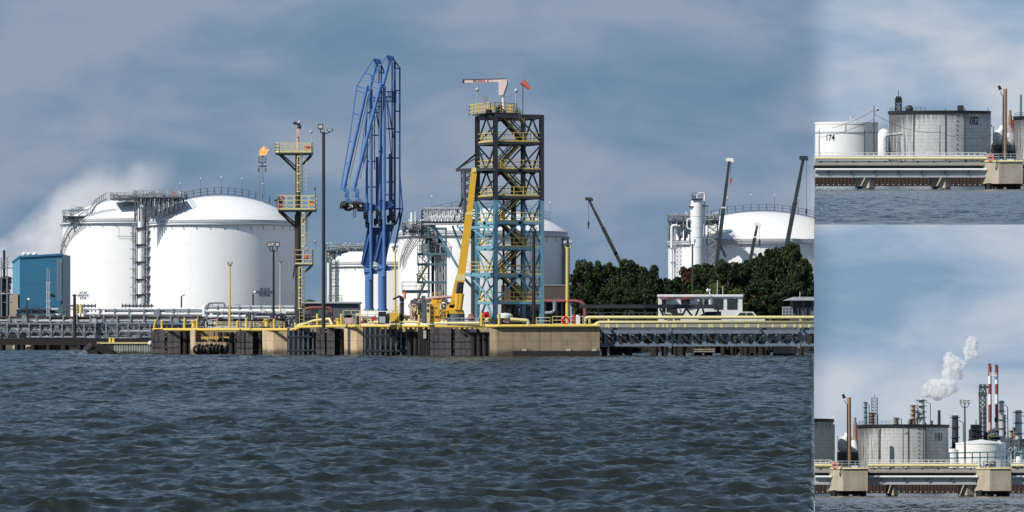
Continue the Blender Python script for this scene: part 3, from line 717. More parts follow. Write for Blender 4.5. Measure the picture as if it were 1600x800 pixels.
# dark wood behind, one mass
def wood():
    q = np.random.RandomState(9); V = []; F_ = []
    for i in range(26000):
        px = 895+q.rand()*372; top = 448 if px < 1040 else (440 if px < 1080 else 415); y = top+(515-top)*q.rand(); Y = 770+12*q.rand()
        p = np.array([bx(px, Y), Y, EYE+(520-y)*Y/FPX]); a_ = q.randn(3); a_ /= np.linalg.norm(a_); b_ = np.cross(a_, q.randn(3)); b_ /= np.linalg.norm(b_); s = .7*(.5+q.rand())
        i0 = len(V); V += [p-a_*s*.5, p+b_*s*.4, p+a_*s*.5, p-b_*s*.4]; F_.append((i0, i0+1, i0+2, i0+3))
    mb = MB(); mb.v = [tuple(v) for v in V]; mb.f = F_; mb.sm = [False]*len(F_)
    o = mb.build('woodland', 'leaf'); o['kind'] = 'stuff'; o['label'] = 'dark undergrowth of the wood behind the tree line'; o['category'] = 'woodland'
wood()
# distant tree line seen between the storage tanks
mb = MB(); q = random.Random(4)
for i in range(60):
    px = q.uniform(455, 525); h = 4+3.5*math.exp(-((px-486)/9)**2)+q.uniform(-1, 1); Y = 1300
    mb.ball((bx(px, Y), Y, 3.3+h*.8), 2.2+q.random()*1.5, 5)
    mb.ball((bx(px, Y), Y, 3.6), 3.2, 5)
o = mb.build('distant_woodland', 'leaf'); o['kind'] = 'stuff'; o['label'] = 'distant low wood seen between the white tanks'; o['category'] = 'woodland'
a = A(478, 482, 830); t = thing('warehouse', 'long low grey warehouse between the propane tank and the floodlight pole', 'building', a)
mb = MB(); mb.box(a(382,0).x, a(560,0).x, 0, 12, -(28)*a.k, (482-474)*a.k); mb.build('wall', 'galv2', t)
mb = MB(); mb.box(a(380,0).x, a(562,0).x, -.6, 12.6, (482-474)*a.k, (482-471.5)*a.k); mb.build('roof', 'lgrey', t)
mb = MB(); clutter(mb, a, 385, 500, 484, 504, 40, 6, (.1, .3), 1.); [mb.box(a(x,0).x, a(x+6,0).x, -2, -.3, a(0,502).z, a(0,487).z) for x in (388, 400, 432, 444)]; mb.build('plant_gear', 'dgrey', t)
# ---------------------------------------------------------------- blue building and works on the far left
a = A(31, 515, 800); t = thing('blue_building', 'boxy blue clad building with paler sunlit left end and three roof vents', 'building', a)
mb = MB(); mb.add([a(31,515), a(98,515), a(98,397.5), a(31,401.5), a(98,515,14), a(98,397.5,14), a(31,401.5,14), a(31,515,14)], [(0,1,2,3), (1,4,5,2), (3,2,5,6), (7,6,5,4)]); mb.build('wall', 'blade', t)
mb = MB(); mb.add([a(31,515), a(31,401.5), a(31.1,401.5), a(8,408,12), a(8,515,12)], [(0,1,3,4)]); mb.build('sunlit_side', 'blade_sunlit', t)  # left face, its sunlight carried by the paler material
mb = MB(); mb.bar(a(31,401.3,-.1), a(98,397.3,-.1), .3, .35); mb.bar(a(31,401.3,-.1), a(8,408,11.9), .3, .35); mb.build('roof_edge', 'blade', t)
for x in (35, 43, 51.5):
    mb = MB(); mb.tube(a(x,402,3), a(x,397.5,3), .35, n=10); mb.ball(a(x,396.5,3), .5, 6, .7); mb.build('roof_vent', 'white', t)
mb = MB(); mb.box(a(12,0).x, a(28,0).x, 0, 5, a(0,515).z, a(0,459).z); mb.build('lower_wing', 'beige', t)
mb = MB(); mb.box(a(9.5,0).x, a(11.8,0).x, -.1, 5, a(0,515).z, a(0,459).z); mb.build('corner_pier', 'white', t)
mb = MB(); mb.lattice(a(93.5,470,-.8), a(93.5,405,-.8), .7, .7, 12, .1, .07); mb.build('wall_ladder', 'galv', t)
a = A(6, 515, 790); t = thing('process_unit', 'dark furnace frame with a red-brown chimney at the left edge', 'plant', a)
mb = MB(); mb.tube(a(6.5,440), a(6.5,391), 1.9*a.k, n=14); mb.build('chimney', 'rust', t)
mb = MB(); mb.box(a(-20,0).x, a(9,0).x, 0, 6, a(0,515).z, a(0,459).z); mb.build('furnace', 'black', t)
mb = MB()
for y in (418, 434, 459, 472): mb.box(a(-20,0).x, a(15,0).x, -1, 5, a(0,y+.9).z, a(0,y).z)
for x in (-5, 3, 12): mb.bar(a(x,515,-1), a(x,402,-1), .2)
mb.rail([a(-15,418,-1), a(15,418,-1)], 1.1, 1.2, .08); mb.build('walkway', 'galv', t)
mb = MB(); clutter(mb, a, -10, 13, 432, 458, 40, 8, (.08, .3), 3); mb.build('pipework', 'galv2', t)
def mast(a, ytop, r, m, label, name='mast', cat='mast', grp=None, extra=None):
    t = thing(name, label, cat, a, grp); mb = MB(); mb.tube((0,0,0), a(a.px, ytop), r, r*.8, 8); mb.build('pole', m, t)
    if extra: extra(t, a, ytop)
    return t
a = A(75, 515, 780); t = thing('vent_mast', 'twin pale grey vent masts in front of the blue building', 'mast', a)
mb = MB(); mb.tube(a(73.7,515), a(73.7,442), 1.1*a.k, n=8); mb.tube(a(77,515), a(77,442), 1.1*a.k, n=8)
for y in (442, 457, 470, 480): mb.bar(a(71.5,y), a(79,y), .2)
mb.tube(a(73.7,442), a(73.7,418), .06, n=6); mb.tube(a(77,442), a(77,420), .06, n=6); mb.build('pole', 'lgrey', t)
mb = MB(); mb.bar(a(79,460), a(86,464), .4, .5); mb.build('floodlight', 'black', t)
# ---------------------------------------------------------------- pipe racks along the shore, left
def rack(a, x0, x1, ypipes, yposts, step, label, m='galv', seed=1, brace=None, yb=530, rad=(.22, .45), extra_n=30, pm=None):
    t = thing('pipe_rack', label, 'pipe rack', a, 'pipe racks along the shore'); q = random.Random(seed)
    x = x0; mb = MB(); i = 0
    while x < x1:
        for d in (0, 3): mb.bar(a(x, yb, d), a(x, yposts, d), .28)
        for y in ypipes: mb.bar(a(x, y+2.2, -.2), a(x, y+2.2, 3.2), .22)
        if brace:
            mb.bar(a(x, brace[1]), a(x+step/2, brace[0]), .17); mb.bar(a(x+step/2, brace[0]), a(x+step, brace[1]), .17)
        x += step; i += 1
    mb.build('frame', m, t)
    for j, y in enumerate(ypipes):
        for k in range(3):
            r = q.uniform(*rad)*(1 if k == 0 else .7); z = y-q.uniform(0, 1.2)
            xa = x0-3 if k == 0 else x0+q.uniform(0, .3)*(x1-x0); xb = x1+2 if k == 0 else x1-q.uniform(0, .3)*(x1-x0)
            mb = MB(); mb.tube(a(xa, z, .2+k*1.2), a(xb, z, .2+k*1.2), r, n=10)
            xx = xa
            while xx < xb: mb.tube(a(xx, z, .2+k*1.2), a(xx+.6, z, .2+k*1.2), r*1.25, n=10); xx += q.uniform(20, 50)
            mb.build('pipe', (pm or {}).get((j, k), q.choice(['galv', 'lgrey', 'galv', 'galv2', 'white'])), t)
    mb = MB(); clutter(mb, a, x0, x1, min(ypipes), yb, extra_n, seed+50, (.08, .22), 3); mb.build('fittings', 'galv', t)
    mb = MB(); clutter(mb, a, x0, x1, min(ypipes)+4, yb, extra_n//2, seed+70, (.08, .2), 3); mb.build('valve_gear', 'lgrey', t)
    return t
rack(A(110, 528, 775), -6, 318, [508, 519], 505, 17.2, 'front grey pipe rack low above the timber walkway', seed=2, brace=(511, 527), rad=(.2, .32), extra_n=170, yb=528)
rack(A(110, 515, 778.5), -6, 322, [497, 502], 492, 21, 'middle pipe rack with brown lagged pipe behind the front rack', seed=5, rad=(.15, .25), extra_n=200, yb=512, pm={(0, 0): 'rust', (1, 0): 'lgrey'})
rack(A(220, 515, 781), 133, 320, [484, 491], 482, 23, 'upper pipe rack with a white main pipe in front of the butane tank', seed=8, rad=(.22, .38), extra_n=150, yb=505, pm={(0, 0): 'white'})
rack(A(60, 515, 798), 28, 92, [484, 492], 482, 16, 'upper pipe rack with a white elbow in front of the blue building', seed=9, rad=(.2, .34), extra_n=80, yb=510, pm={(0, 0): 'lgrey'})
rack(A(390, 515, 774), 323, 458, [480.5, 487, 495], 478, 17, 'grey pipe bridge in front of the lower right part of the propane tank', seed=13, rad=(.25, .42), extra_n=150, yb=510)
a = A(319, 515, 780); mb = MB(); mb.path([a(319, 515), a(319, 478), a(326, 477, 2)], .33, 12, .5); one(mb, 'standpipe', 'thick white standpipe at the left end of the grey pipe bridge', 'pipe', 'white', a)
a = A(350, 478, 774); mb = MB(); mb.path([a(324, 480), a(325, 473.5), a(350, 473), a(351, 480)], .16, 8, .4); mb.bar(a(332, 473.5), a(332, 480), .12); mb.bar(a(341, 473.5), a(341, 480), .12); one(mb, 'pipe_loop', 'grey looped pipe standing on top of the grey pipe bridge', 'pipe', 'galv', a)
for i, px in enumerate((412, 444)):
    a = A(px, 490, 770); t = thing('pump_box', ('left' if i == 0 else 'right')+' of two small white boxes above the dark pumps behind the jetty', 'box', a, 'small white boxes'); mb = MB(); mb.cbox((0,0,.4), .62, .5, .95); mb.build('case', 'white', t); mb = MB(); mb.bar((0,.3,0), (0,.3,-2.6), .2); mb.cbox((.9,0,-.9), 1.2, .8, 1.4); mb.build('stand', 'black', t)
for px0, px1, lb in ((92, 150, 'block of vertical pipe stubs with two yellow pipes below the butane lettering'), (191, 240, 'block of vertical pipe stubs at the foot of the white pipe riser')):
    a = A(px0, 515, 787); t = thing('manifold', lb, 'manifold', a, 'stub manifolds by the tanks')
    mb = MB(); x = px0
    while x <= px1: mb.tube(a(x, 515), a(x, 474.5), 1.0*a.k, n=8); x += 5.7
    mb.bar(a(px0, 478), a(px1, 478), .35); mb.bar(a(px0, 483), a(px1, 483), .2); mb.build('stub', 'galv2', t)
    if px0 < 100:
        mb = MB(); mb.tube(a(120.5, 490, -1), a(120.5, 476, -1), .4, n=8); mb.tube(a(127.5, 490, -1), a(127.5, 476, -1), .4, n=8); mb.build('yellow_pipe', 'pyellow', t)
a = A(117, 515, 772); mb = MB(); mb.tube(a(116.5, 528), a(116.5, 461), .3, .26, 10); mb.cbox(a(116.5, 461), .7, .7, .25)
one(mb, 'post', 'rusty brown post rising in front of the butane tank lettering', 'post', 'rust', a)
for px, yt, lb in ((283.5, 463, 'slim dark post with a white lamp before the left part of the propane tank'), (395.5, 459, 'slim dark post with a small head left of the propane lettering'), (42, 470, 'slim lamp post in front of the blue building wall')):
    a = A(px, 515, 785); t = thing('lamp_post', lb, 'lamp post', a, 'small lamp posts at the tanks')
    mb = MB(); mb.tube(a(px, 515), a(px, yt), .14, n=6); mb.bar(a(px, yt), a(px+2.5, yt-2), .1); mb.build('pole', 'dgrey', t)
    mb = MB(); mb.ball(a(px+3, yt-2.2), .26, 5); mb.build('lamp', 'white', t)
# timber walkway trestle in front of the racks
a = A(120, 545, 762); t = thing('walkway_trestle', 'long dark timber walkway on piles below the pipe racks', 'walkway', a)
mb = MB(); mb.box(a(-30,0).x, a(243,0).x, -1, 1.5, a(0,539).z, a(0,529).z); mb.build('deck', 'steelpile', t)
mb = MB(); mb.rail([a(-30,529,-1), a(243,529,-1)], .9, .8, .06, 2); mb.build('railing', 'dgrey', t)
mb = MB(); x = -20; q = random.Random(2)
while x < 240:
    for d in (-.6, 1): mb.tube(a(x, 549, d), a(x, 539, d), .3+q.random()*.35, n=8)
    x += q.choice((9, 14, 24, 17))
mb.build('pile', 'steelpile', t)
mb = MB(); q = random.Random(3)
for i in range(700):
    px = q.choice((45, 52, 60, 40, 57))+q.gauss(0, 4.5); y = 529-abs(q.gauss(0, 4)); c = a(px, y, -1.2+q.uniform(-.4, .4)); v = Vector((q.gauss(0,1), q.gauss(0,1), q.gauss(0,1))).normalized()*.28; w = v.cross(Vector((0,0,1)))*.5
    mb.add([c-v, c+w, c+v, c-w], [(0,1,2,3)])
o = mb.build('shrub', 'leaf'); o['label'] = 'low green scrub growing over the timber walkway'; o['category'] = 'shrub'
# sheet-piled landing with yellow cap
a = A(190, 554, 592); t = thing('sheet_pile_landing', 'low rusty corrugated landing with a yellow cap rail', 'landing', a)
mb = MB(); x = 178
while x < 236: mb.prism([a(x,554), a(x+.6,554,-.35), a(x+1.7,554,-.35), a(x+2.3,554), a(x+2.3,554,.5), a(x,554,.5)], (0,0,(554-537)*a.k)); x += 2.6
mb.box(a(150,0).x, a(178,0).x, .3, 2, a(0,556).z, a(0,538).z); mb.build('sheet_piles', 'sheet', t)
mb = MB(); mb.box(a(152,0).x, a(236,0).x, -.5, 3, a(0,537).z, a(0,534.8).z); mb.build('cap', 'pyellow', t)
mb = MB(); mb.box(a(155,0).x, a(236,0).x, -.3, 2.9, a(0,538).z, a(0,537).z); mb.build('cap_plate', 'rust', t)
for x in (171, 176.3):
    mb = MB(); mb.tube(a(x,535,1), a(x,528.5,1), 2.0*a.k, n=14); mb.tube(a(x,528.5,1), a(x,528,1), 2.3*a.k, n=14)
    one(mb, 'bollard', 'stubby yellow bollard on the sheet-piled landing, %s of the pair' % ('left' if x < 173 else 'right'), 'bollard', 'yellow', a, 'landing bollards')
mb = MB(); mb.ball(a(235.5,536.5,-.4), .35, 6); one(mb, 'buoy', 'small white float at the right end of the yellow landing cap', 'buoy', 'white', a)
mb = MB(); q = random.Random(8)
for i in range(9): x = 138+q.random()*22; mb.bar(a(x, 553.5, -1+q.random()*2), a(x+q.uniform(6, 16), 544+q.random()*8, -1+q.random()*2), .7, .7)
mb.bar(a(152,541,-.8), a(176,552,-.8), 1., 1.); mb.tube(a(136,549), a(146,540), .7, n=8); mb.prism([a(136,554,0), a(172,554,0), a(166,543,0), a(150,538,0), a(139,543,0)], (0,2,0))
one(mb, 'collapsed_fender', 'black heap of collapsed timber fendering left of the rusty landing', 'timbers', 'steelpile', a)
# ---------------------------------------------------------------- the jetty head
def Yd(px): return 523+max(0, (765-px))*.124
ZD = 3.62                                  # deck height
def zrow(y, Y): return EYE+(520-y)*Y/FPX
slab_pts = [(bx(238, Yd(238)), Yd(238)+5), (bx(765, 523), 528), (bx(938, 523), 528), (bx(938, 523), 560), (bx(700, 570), 570), (bx(238, 620), 620)]
mb = MB(); mb.prism([(x, y, 2.9) for x, y in slab_pts], (0, 0, ZD-2.9-.1)); o = mb.build('jetty_deck', 'concb'); o['label'] = 'long concrete deck of the jetty head behind the fenders'; o['category'] = 'jetty'
mb = MB(); q = random.Random(11)
for px in range(245, 938, 9):
    for d in (3, 9, 16): Y = Yd(px)+d; mb.tube((bx(px, Y), Y, -2), (bx(px, Y), Y, 3), .35, n=7)
mb.build('pile', 'steelpile', o)
GC = 'concrete dolphins of the jetty head'; GF = 'dark fender panels of the jetty head'
def dolphin(x0, xm, x1, yt, label, m='concrete', left_light=True, depth=8, wall=True):
    """block whose left facet turns towards the light: x0..xm facet, xm..x1 front"""
    Y = Yd((x0+x1)/2); a = A(x0, 520, Y); zb = -a.o.z; a2 = a
    t = thing('concrete_dolphin', label, 'dolphin', A(x0, HYF['main']+EYE/a.k, Y), GC); dz = EYE+(520-(520+EYE/a.k))*a.k
    zt = zrow(yt, Y)
    k = a.k; mb = MB(); f = (xm-x0)*k
    mb.prism([(0, f*.9+.01, -1), (f, 0, -1), ((x1-x0)*k, 0, -1), ((x1-x0)*k, depth, -1), (0, depth, -1)], (0, 0, zt+1)); mb.build('block', m, t)
    return t, k, zt
dolphin(409, 427, 449, 514.5, 'tan concrete block between the second dark fender and the first steel rack')
t, k, zt = dolphin(537, 557, 567, 509.5, 'narrow pale concrete block left of the long fender rack'); 
t, k, zt = dolphin(765, 776, 937, 511.5, 'long brown weathered concrete block at the right end of the jetty head', 'concb', depth=10)
mb = MB(); mb.box((801-765)*k, (937-765)*k-.02, -.25, .0, -.6, .72); mb.build('undercut_shade', 'steelpile', t)  # dark strip standing in for the shadow along the block's foot
mb = MB()
for x in (820, 889, 929): mb.box((x-4-765)*k, (x+3-765)*k, -.12, 0, .55, 1.0)
mb.build('repair_patch', 'concp', t)
# first block with a low landing and tyres
t, k, zt = dolphin(297, 305, 370, 515, 'tan concrete block with a recessed landing hung with tyres', depth=9)
for c in list(t.children): bpy.data.objects.remove(c)
zr = zrow(534.5, Yd(333))
mb = MB(); mb.prism([(0, .6, -1), (8*k, 0, -1), (8*k, 7, -1), (0, 7, -1)], (0,0,zt+1)); mb.build('block', 'concrete', t)
mb = MB(); mb.box(8*k, 73*k, 2.5, 8, -1, zt); mb.build('back_wall', 'concb', t)
mb = MB(); mb.box(8*k+.01, 73*k, 0, 2.5, -1, zr); mb.build('landing', 'concrete', t)
mb = MB(); q = random.Random(1)
a = A(333, 544, Yd(333))
for i, (x, y, r) in enumerate(((307, 546, .42), (311, 544, .45), (316, 545, .4), (323, 545, .45), (330, 544, .45), (336, 545, .42), (341, 545, .45), (346, 545, .42), (357, 544, .45), (337, 551, .62), (353, 551, .72), (329, 549, .4), (362, 550, .5))):
    mb = MB(); mb.torus((0,0,0), r, .17, 'Y', 16, 7); mb.tube((0,0,r), (0,.1,r+.7), .03, n=4)
    o = mb.build('tyre', 'rubber'); o.location = A(x, y, Yd(333)-.25).o; o.rotation_euler = (0, 0, R(q.uniform(35, 75)) if r < .6 else R(q.uniform(-15, 15)))
    o['category'] = 'tyre'; o['group'] = 'tyres hung on the landing'
    o['label'] = 'black tyre hanging on the low concrete landing' if r < .6 else ('large flat-faced tyre at the right of the landing row' if x > 345 else 'large flat-faced tyre in the middle of the landing row')
a = A(338, 527, Yd(338)+.6); t = thing('catwalk', 'yellow grated catwalk over the tyre-hung landing', 'catwalk', a)
mb = MB(); mb.box(a(315,0).x, a(362,0).x, 0, 1.2, a(0,528).z, a(0,526).z); [mb.bar(a(x, 526), a(x, 530), .25) for x in range(316, 344, 4)]; mb.build('grating', 'yellow', t)
mb = MB(); mb.ladder(a(366, 533, .3), a(366, 515, .3), 1.0, r=.08); mb.bar(a(362, 520), a(371, 520), .12); mb.build('ladder', 'lgrey', t)
def fender(panels, side, yt, label):
    Y = Yd((panels[0][0]+panels[-1][1])/2)-.8; a = A(panels[0][0], 520+EYE*FPX/Y, Y); k = a.k; zt = zrow(yt, Y)
    t = thing('dock_fender', label, 'fender', a, GF)
    for x0, x1 in panels:
        w = (x1-x0)*k; nx = max(2, round(w/.85)); nz = 4; mb = MB()
        o0 = (x0-a.px)*k; hh = (zt-.1)/nz
        for i in range(nx):
            for j in range(nz): mb.box(o0+i*w/nx+.015, o0+(i+1)*w/nx-.015, -.06*((i*3+j)%3), .5, .1+j*hh+.015, .1+(j+1)*hh-.015)
        mb.box(o0, o0+w, .1, .6, -.6, zt); mb.build('face', 'fender', t)
    mb = MB(); s0, s1 = (side[0]-a.px)*k, (side[1]-a.px)*k; n = 4
    for i in range(n): x = s0+(s1-s0)*(i+.5)/n; mb.tube((x, 1.2+.5*(i%2), -1), (x, 1.2+.5*(i%2), zt-.15), .3, n=8)
    mb.box(s0, s1, 1.9, 2.3, -.5, zt-.2)
    for z in (.5, 2., 3.1):
        mb.box((panels[0][0]-a.px)*k+.3, s1, .6, 1.4, z, z+.3)
    mb.build('pile_cluster', 'steelpile', t)
fender([(236, 257.5), (261.5, 282)], (283, 296), 516, 'dark fender panel pair at the far left end of the jetty head')
fender([(370, 382), (383.5, 395)], (396, 408), 516, 'dark fender panel right of the tyre-hung landing')
fender([(494, 508), (510.5, 523)], (524, 536), 511, 'dark fender panel pair between the two steel pile racks')
fender([(672, 705), (710.5, 745)], (746, 763), 512, 'widest dark fender panel pair under the yellow crane')
def frack(x0, x1, step, yt, label):
    Y = Yd((x0+x1)/2); a = A(x0, 520+EYE*FPX/Y, Y); k = a.k; zt = zrow(yt, Y); t = thing('fender_rack', label, 'fender rack', a, 'open steel fender racks')
    mb = MB(); x = x0+2
    while x <= x1: mb.bar(((x-x0)*k, 0, -1), ((x-x0)*k, 0, zt), .2, .3); x += step
    mb.build('upright', 'galv2', t)
    mb = MB()
    for z in (.55, zt*.68): mb.box(0, (x1-x0)*k, -.22, -.16, z, z+.24)
    mb.build('waler', 'dgrey', t)
    mb = MB(); mb.box(-.1, (x1-x0)*k+.1, 1.6, 2., -1, zt+.1)  # black sheet put in for the darkness behind the uprights
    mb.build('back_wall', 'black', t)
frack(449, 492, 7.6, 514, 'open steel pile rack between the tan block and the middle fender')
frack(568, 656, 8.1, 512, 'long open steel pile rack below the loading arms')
a = A(661, 520+EYE*FPX/Yd(661), Yd(661)); t = thing('pile_group', 'cluster of dark piles left of the widest fender', 'piles', a)
mb = MB(); [mb.tube(a(x, a.py+10), a(x, 511), .28, n=8) for x in (656.5, 659.5, 663, 667, 670)]; mb.build('pile', 'steelpile', t)
mb = MB(); mb.box(a(661.5,0).x, a(666,0).x, -.4, -.2, a(0,529).z, a(0,515).z); one(mb, 'gauge_board', 'small white board hung on the dark piles left of the crane', 'board', 'lgrey', a)
# ---- edge pipe with its posts
a = A(600, 512, 530)
def Pd(px, y, d=-.25):
    Y = Yd(px)+d; return Vector((bx(px, Y), Y, zrow(y, Y)))-a.o
t = thing('edge_pipe', 'yellow fire main running along the front edge of the whole jetty head', 'pipe', a)
mb = MB(); mb.path([Pd(240, 515), Pd(463, 515), Pd(468, 511), Pd(536, 509.5), Pd(775, 509.5), Pd(937, 509)], .20, 10, .4); mb.build('pipe', 'yellow', t)
mb = MB(); mb.path([Pd(576, 504.5), Pd(580, 503), Pd(655, 503)], .14, 8); mb.path([Pd(675, 505), Pd(750, 504.5)], .13, 8); mb.path([Pd(463, 508.5, .5), Pd(500, 506, .5), Pd(520, 505.5, .5)], .1, 8)
mb.path([Pd(463, 511), Pd(490, 501), Pd(515, 498), Pd(519, 508)], .17, 8, .3); mb.path([Pd(465, 508), Pd(483, 504), Pd(483, 509)], .13, 8); mb.path([Pd(797, 499), Pd(825, 501), Pd(826, 508)], .22, 8, .4); mb.build('branch_pipe', 'pyellow', t)
mb = MB()
for px in range(566, 760, 8): mb.cbox(Pd(px, 513, -.25), .28, .3, .18)
mb.build('bracket', 'yellow', t)
for px, yt in ((243.5, 501), (253, 502), (288.5, 499), (308, 500), (371, 503), (385, 499), (428.5, 500), (461.5, 506), (496, 492), (533.5, 492), (655, 494), (752.5, 491), (780, 491)):
    mb = MB(); yb = 515 if px < 466 else 509.5; lean = 3 if px == 243.5 else 0; mb.tube(Pd(px-lean, yb), Pd(px, yt), .17, n=8); mb.ball(Pd(px, yt), .17, 5)
    mb.build('post', 'yellow', t)
for px, y in ((303, 507), (417, 505), (529, 504)):
    b_ = A(px, y+5, Yd(px)); mb = MB(); mb.tube((0,0,0), (0,0,.8), .32, .26, 12); mb.tube((0,0,.8), (0,0,.95), .42, n=12); mb.bar((-.55,0,.6), (.55,0,.6), .2)
    one(mb, 'mooring_bollard', {303: 'yellow mooring bollard on the tyre-hung block', 417: 'yellow mooring bollard at the foot of the black floodlight pole', 529: 'yellow mooring bollard right of the red pipe frame'}[px], 'bollard', 'yellow', b_, 'mooring bollards on the jetty edge')
def deck_rail(x0, x1, ytop, h, label, m='pyellow', d=1.5, mids=2, step=1.6, grp='deck railings'):
    Y = Yd((x0+x1)/2)+d; b_ = A(x0, ytop, Y); b_.o.z = ZD-.08; t = thing('railing', label, 'railing', b_, grp)
    mb = MB(); H = zrow(ytop, Y)-ZD+.08; mb.rail([(0,0,0), ((x1-x0)*b_.k, 0, 0), ((x1-x0)*b_.k, 4, 0)], H, step, .075, mids); mb.build('rail', m, t); return t
deck_rail(338, 384, 503, 1.1, 'yellow railing left of the black floodlight pole')
deck_rail(385, 442, 503, 1.1, 'yellow railing between the black floodlight pole and the access tower')
deck_rail(536, 626, 485, 1.6, 'tall yellow railing across the foot of the blue loading arms', mids=3, step=1.1)
deck_rail(838, 860, 496, 1.1, 'pale yellow railing gate section right of the black pole', 'pyellow')
deck_rail(863, 912, 494.5, 1.1, 'pale yellow railing behind the red life ring', 'pyellow')
deck_rail(700, 765, 497, 1.1, 'pale railing right of the yellow crane base', 'lgrey', 4)
def life_ring(b_, label, s=.42, m='red'):
    t = thing('life_ring', label, 'life ring', b_); mb = MB(); mb.torus((0,0,0), s, .14, 'Y', 18, 8); mb.build('ring', m, t)
    mb = MB(); [mb.bar((s*math.cos(u)*.75, -.02, s*math.sin(u)*.75), (s*math.cos(u)*1.3, -.02, s*math.sin(u)*1.3), .16, .32) for u in (.8, 2.4, 3.9, 5.5)]; mb.build('band', 'white', t)
    mb = MB(); mb.bar((0,.2,-s-.5), (0,.2,s*.2), .08); mb.build('stand', 'lgrey', t)
life_ring(A(883.5, 501, 523), 'red and white life ring on the pale railing of the jetty head')
a = A(903, 507, 524); mb = MB(); mb.box(-.25, .25, -.2, .2, 0, 1.0); mb.tube((0,0,1), (0,0,1.15), .2, n=8); one(mb, 'cabinet', 'narrow white cabinet on the deck right of the life ring', 'cabinet', 'white', a)
a = A(898, 507, 524.5); mb = MB(); mb.tube((0,0,0), (0,0,.9), .1, n=8); mb.tube((0,0,.9), (0,0,1.2), .17, n=8); mb.tube((-.25,0,.75), (.25,0,.75), .09, n=6); one(mb, 'hydrant', 'orange-red hydrant between the life ring and the white cabinet', 'hydrant', 'red', a)
# deck machinery, bits and pieces
def gear(px, py, Y, w, h, seed, label, mats, n=30, name='valve_gear', cat='machinery', d=2.5, r=(.05, .14)):
    b_ = A(px, py, Y); t = thing(name, label, cat, b_)
    for i, m in enumerate(mats):
        mb = MB(); clutter(mb, b_, px, px+w, py-h, py, n//len(mats), seed+i*7, r, d); mb.build(['pipework', 'valves', 'fittings', 'casing'][i%4], m, t)
    return t
gear(308, 510, 600, 30, 12, 3, 'dark winch gear beside a pink drum on the left of the deck', ['black', 'pink'], 20)
gear(385, 512, 600, 60, 24, 4, 'dark pumps and engines behind the railing under the floodlight pole', ['dgrey', 'galv2', 'lgrey', 'black'], 110)
gear(440, 510, 590, 55, 20, 5, 'dark machinery beside the red pipe frame', ['black', 'dgrey', 'galv'], 60)
gear(540, 506, 560, 60, 14, 6, 'small yellow and dark fittings behind the tall yellow railing', ['dgrey', 'pyellow', 'galv'], 50)
gear(640, 503, 548, 30, 32, 7, 'crowded pale manifold pipework left of the yellow crane', ['pink', 'pyellow', 'galv2', 'beige'], 150, d=4)
gear(690, 498, 548, 26, 28, 8, 'pale pipework crowd behind the crane boom foot', ['beige', 'pyellow', 'galv2'], 90, d=4)
gear(722, 506, 545, 48, 14, 9, 'grey and black fittings on the deck between crane and tower', ['galv2', 'black', 'galv'], 60)
gear(790, 506, 556, 60, 38, 10, 'dark machinery inside the foot of the steel tower', ['black', 'dgrey', 'galv2'], 110, d=5)
gear(600, 503, 545, 42, 12, 21, 'yellow stairs and hoses on the deck right of the loading arms', ['yellow', 'black'], 24)
a = A(685, 468, 552); mb = MB(); mb.path([a(646, 469), a(695, 464), a(712, 464)], .2, 8); mb.path([a(650, 472, 1), a(700, 468, 1)], .14, 8); mb.tube(a(648, 505), a(648, 468), .12, n=6); one(mb, 'overhead_pipe', 'pale pink overhead pipe behind the yellow crane', 'pipe', 'pink', a)
a = A(600, 506, 540); t = thing('control_cabinet', 'grey control cabinet with a dark screen beside the right loading arm', 'cabinet', a)
mb = MB(); mb.box(a(591,0).x, a(603.5,0).x, 0, .8, 0, a(0,487).z); mb.build('case', 'black', t); mb = MB(); mb.box(a(592.5,0).x, a(602,0).x, -.05, 0, .1, a(0,494.5).z); mb.build('door', 'lgrey', t)
a = A(606, 506, 541); mb = MB(); mb.path([(0,0,0), (0,0,1), (.3,0,1.4)], .2, 8); mb.cbox((0,0,.7), .5, .4, .25); mb.torus((.1,-.2,1.1), .22, .05); one(mb, 'valve', 'light blue valve stand between the cabinet and the yellow box', 'valve', 'twrblue', a)
a = A(618, 506, 540); t = thing('gangway_box', 'yellow boxed step unit with a small stair on the deck', 'step unit', a)
mb = MB(); mb.box(a(609,0).x, a(625,0).x, 0, 1.5, a(0,502).z, a(0,489).z); mb.build('box', 'cyellow', t); mb = MB(); mb.stair(a(612,502,-.7), a(624,490,-.7), .7); mb.build('stair', 'yellow', t)
a = A(547, 506, 545); t = thing('hose_reel', 'pink hose drum on a black stand left of the loading arms', 'hose reel', a)
mb = MB(); mb.tube(a(545,500,-.4), a(545,500,.5), .55, n=16); mb.build('drum', 'pink', t); mb = MB(); mb.cbox(a(544,494), .9, .8, .4); mb.bar(a(542,506), a(545,500), .15); mb.bar(a(550,506), a(545,500), .15); mb.build('stand', 'black', t)
a = A(584, 506, 539); mb = MB(); mb.cbox(a(584,498), 6*a.k, .7, .5); mb.bar(a(581,502), a(587,494), .3); mb.bar(a(566,506), a(568,496), .2); one(mb, 'fire_box', 'small red fire point between the loading arm feet', 'fire point', 'red', a)
a = A(559, 507, 537); mb = MB(); mb.tube((0,0,0), (0,0,.95), .16, n=8); mb.ball((0,0,.95), .16, 5); one(mb, 'post', 'short dark post on the deck left of the loading arm feet', 'post', 'black', a)
a = A(758, 497, 541); mb = MB(); mb.cbox(a(759,492), 13*a.k, .9, .7); mb.bar(a(752,497), a(764,488), .4); mb.tube(a(757,497,-.5), a(757,490,-.5), .25, n=8); one(mb, 'pump_set', 'red pump unit between the crane and the tower leg', 'pump', 'red', a)
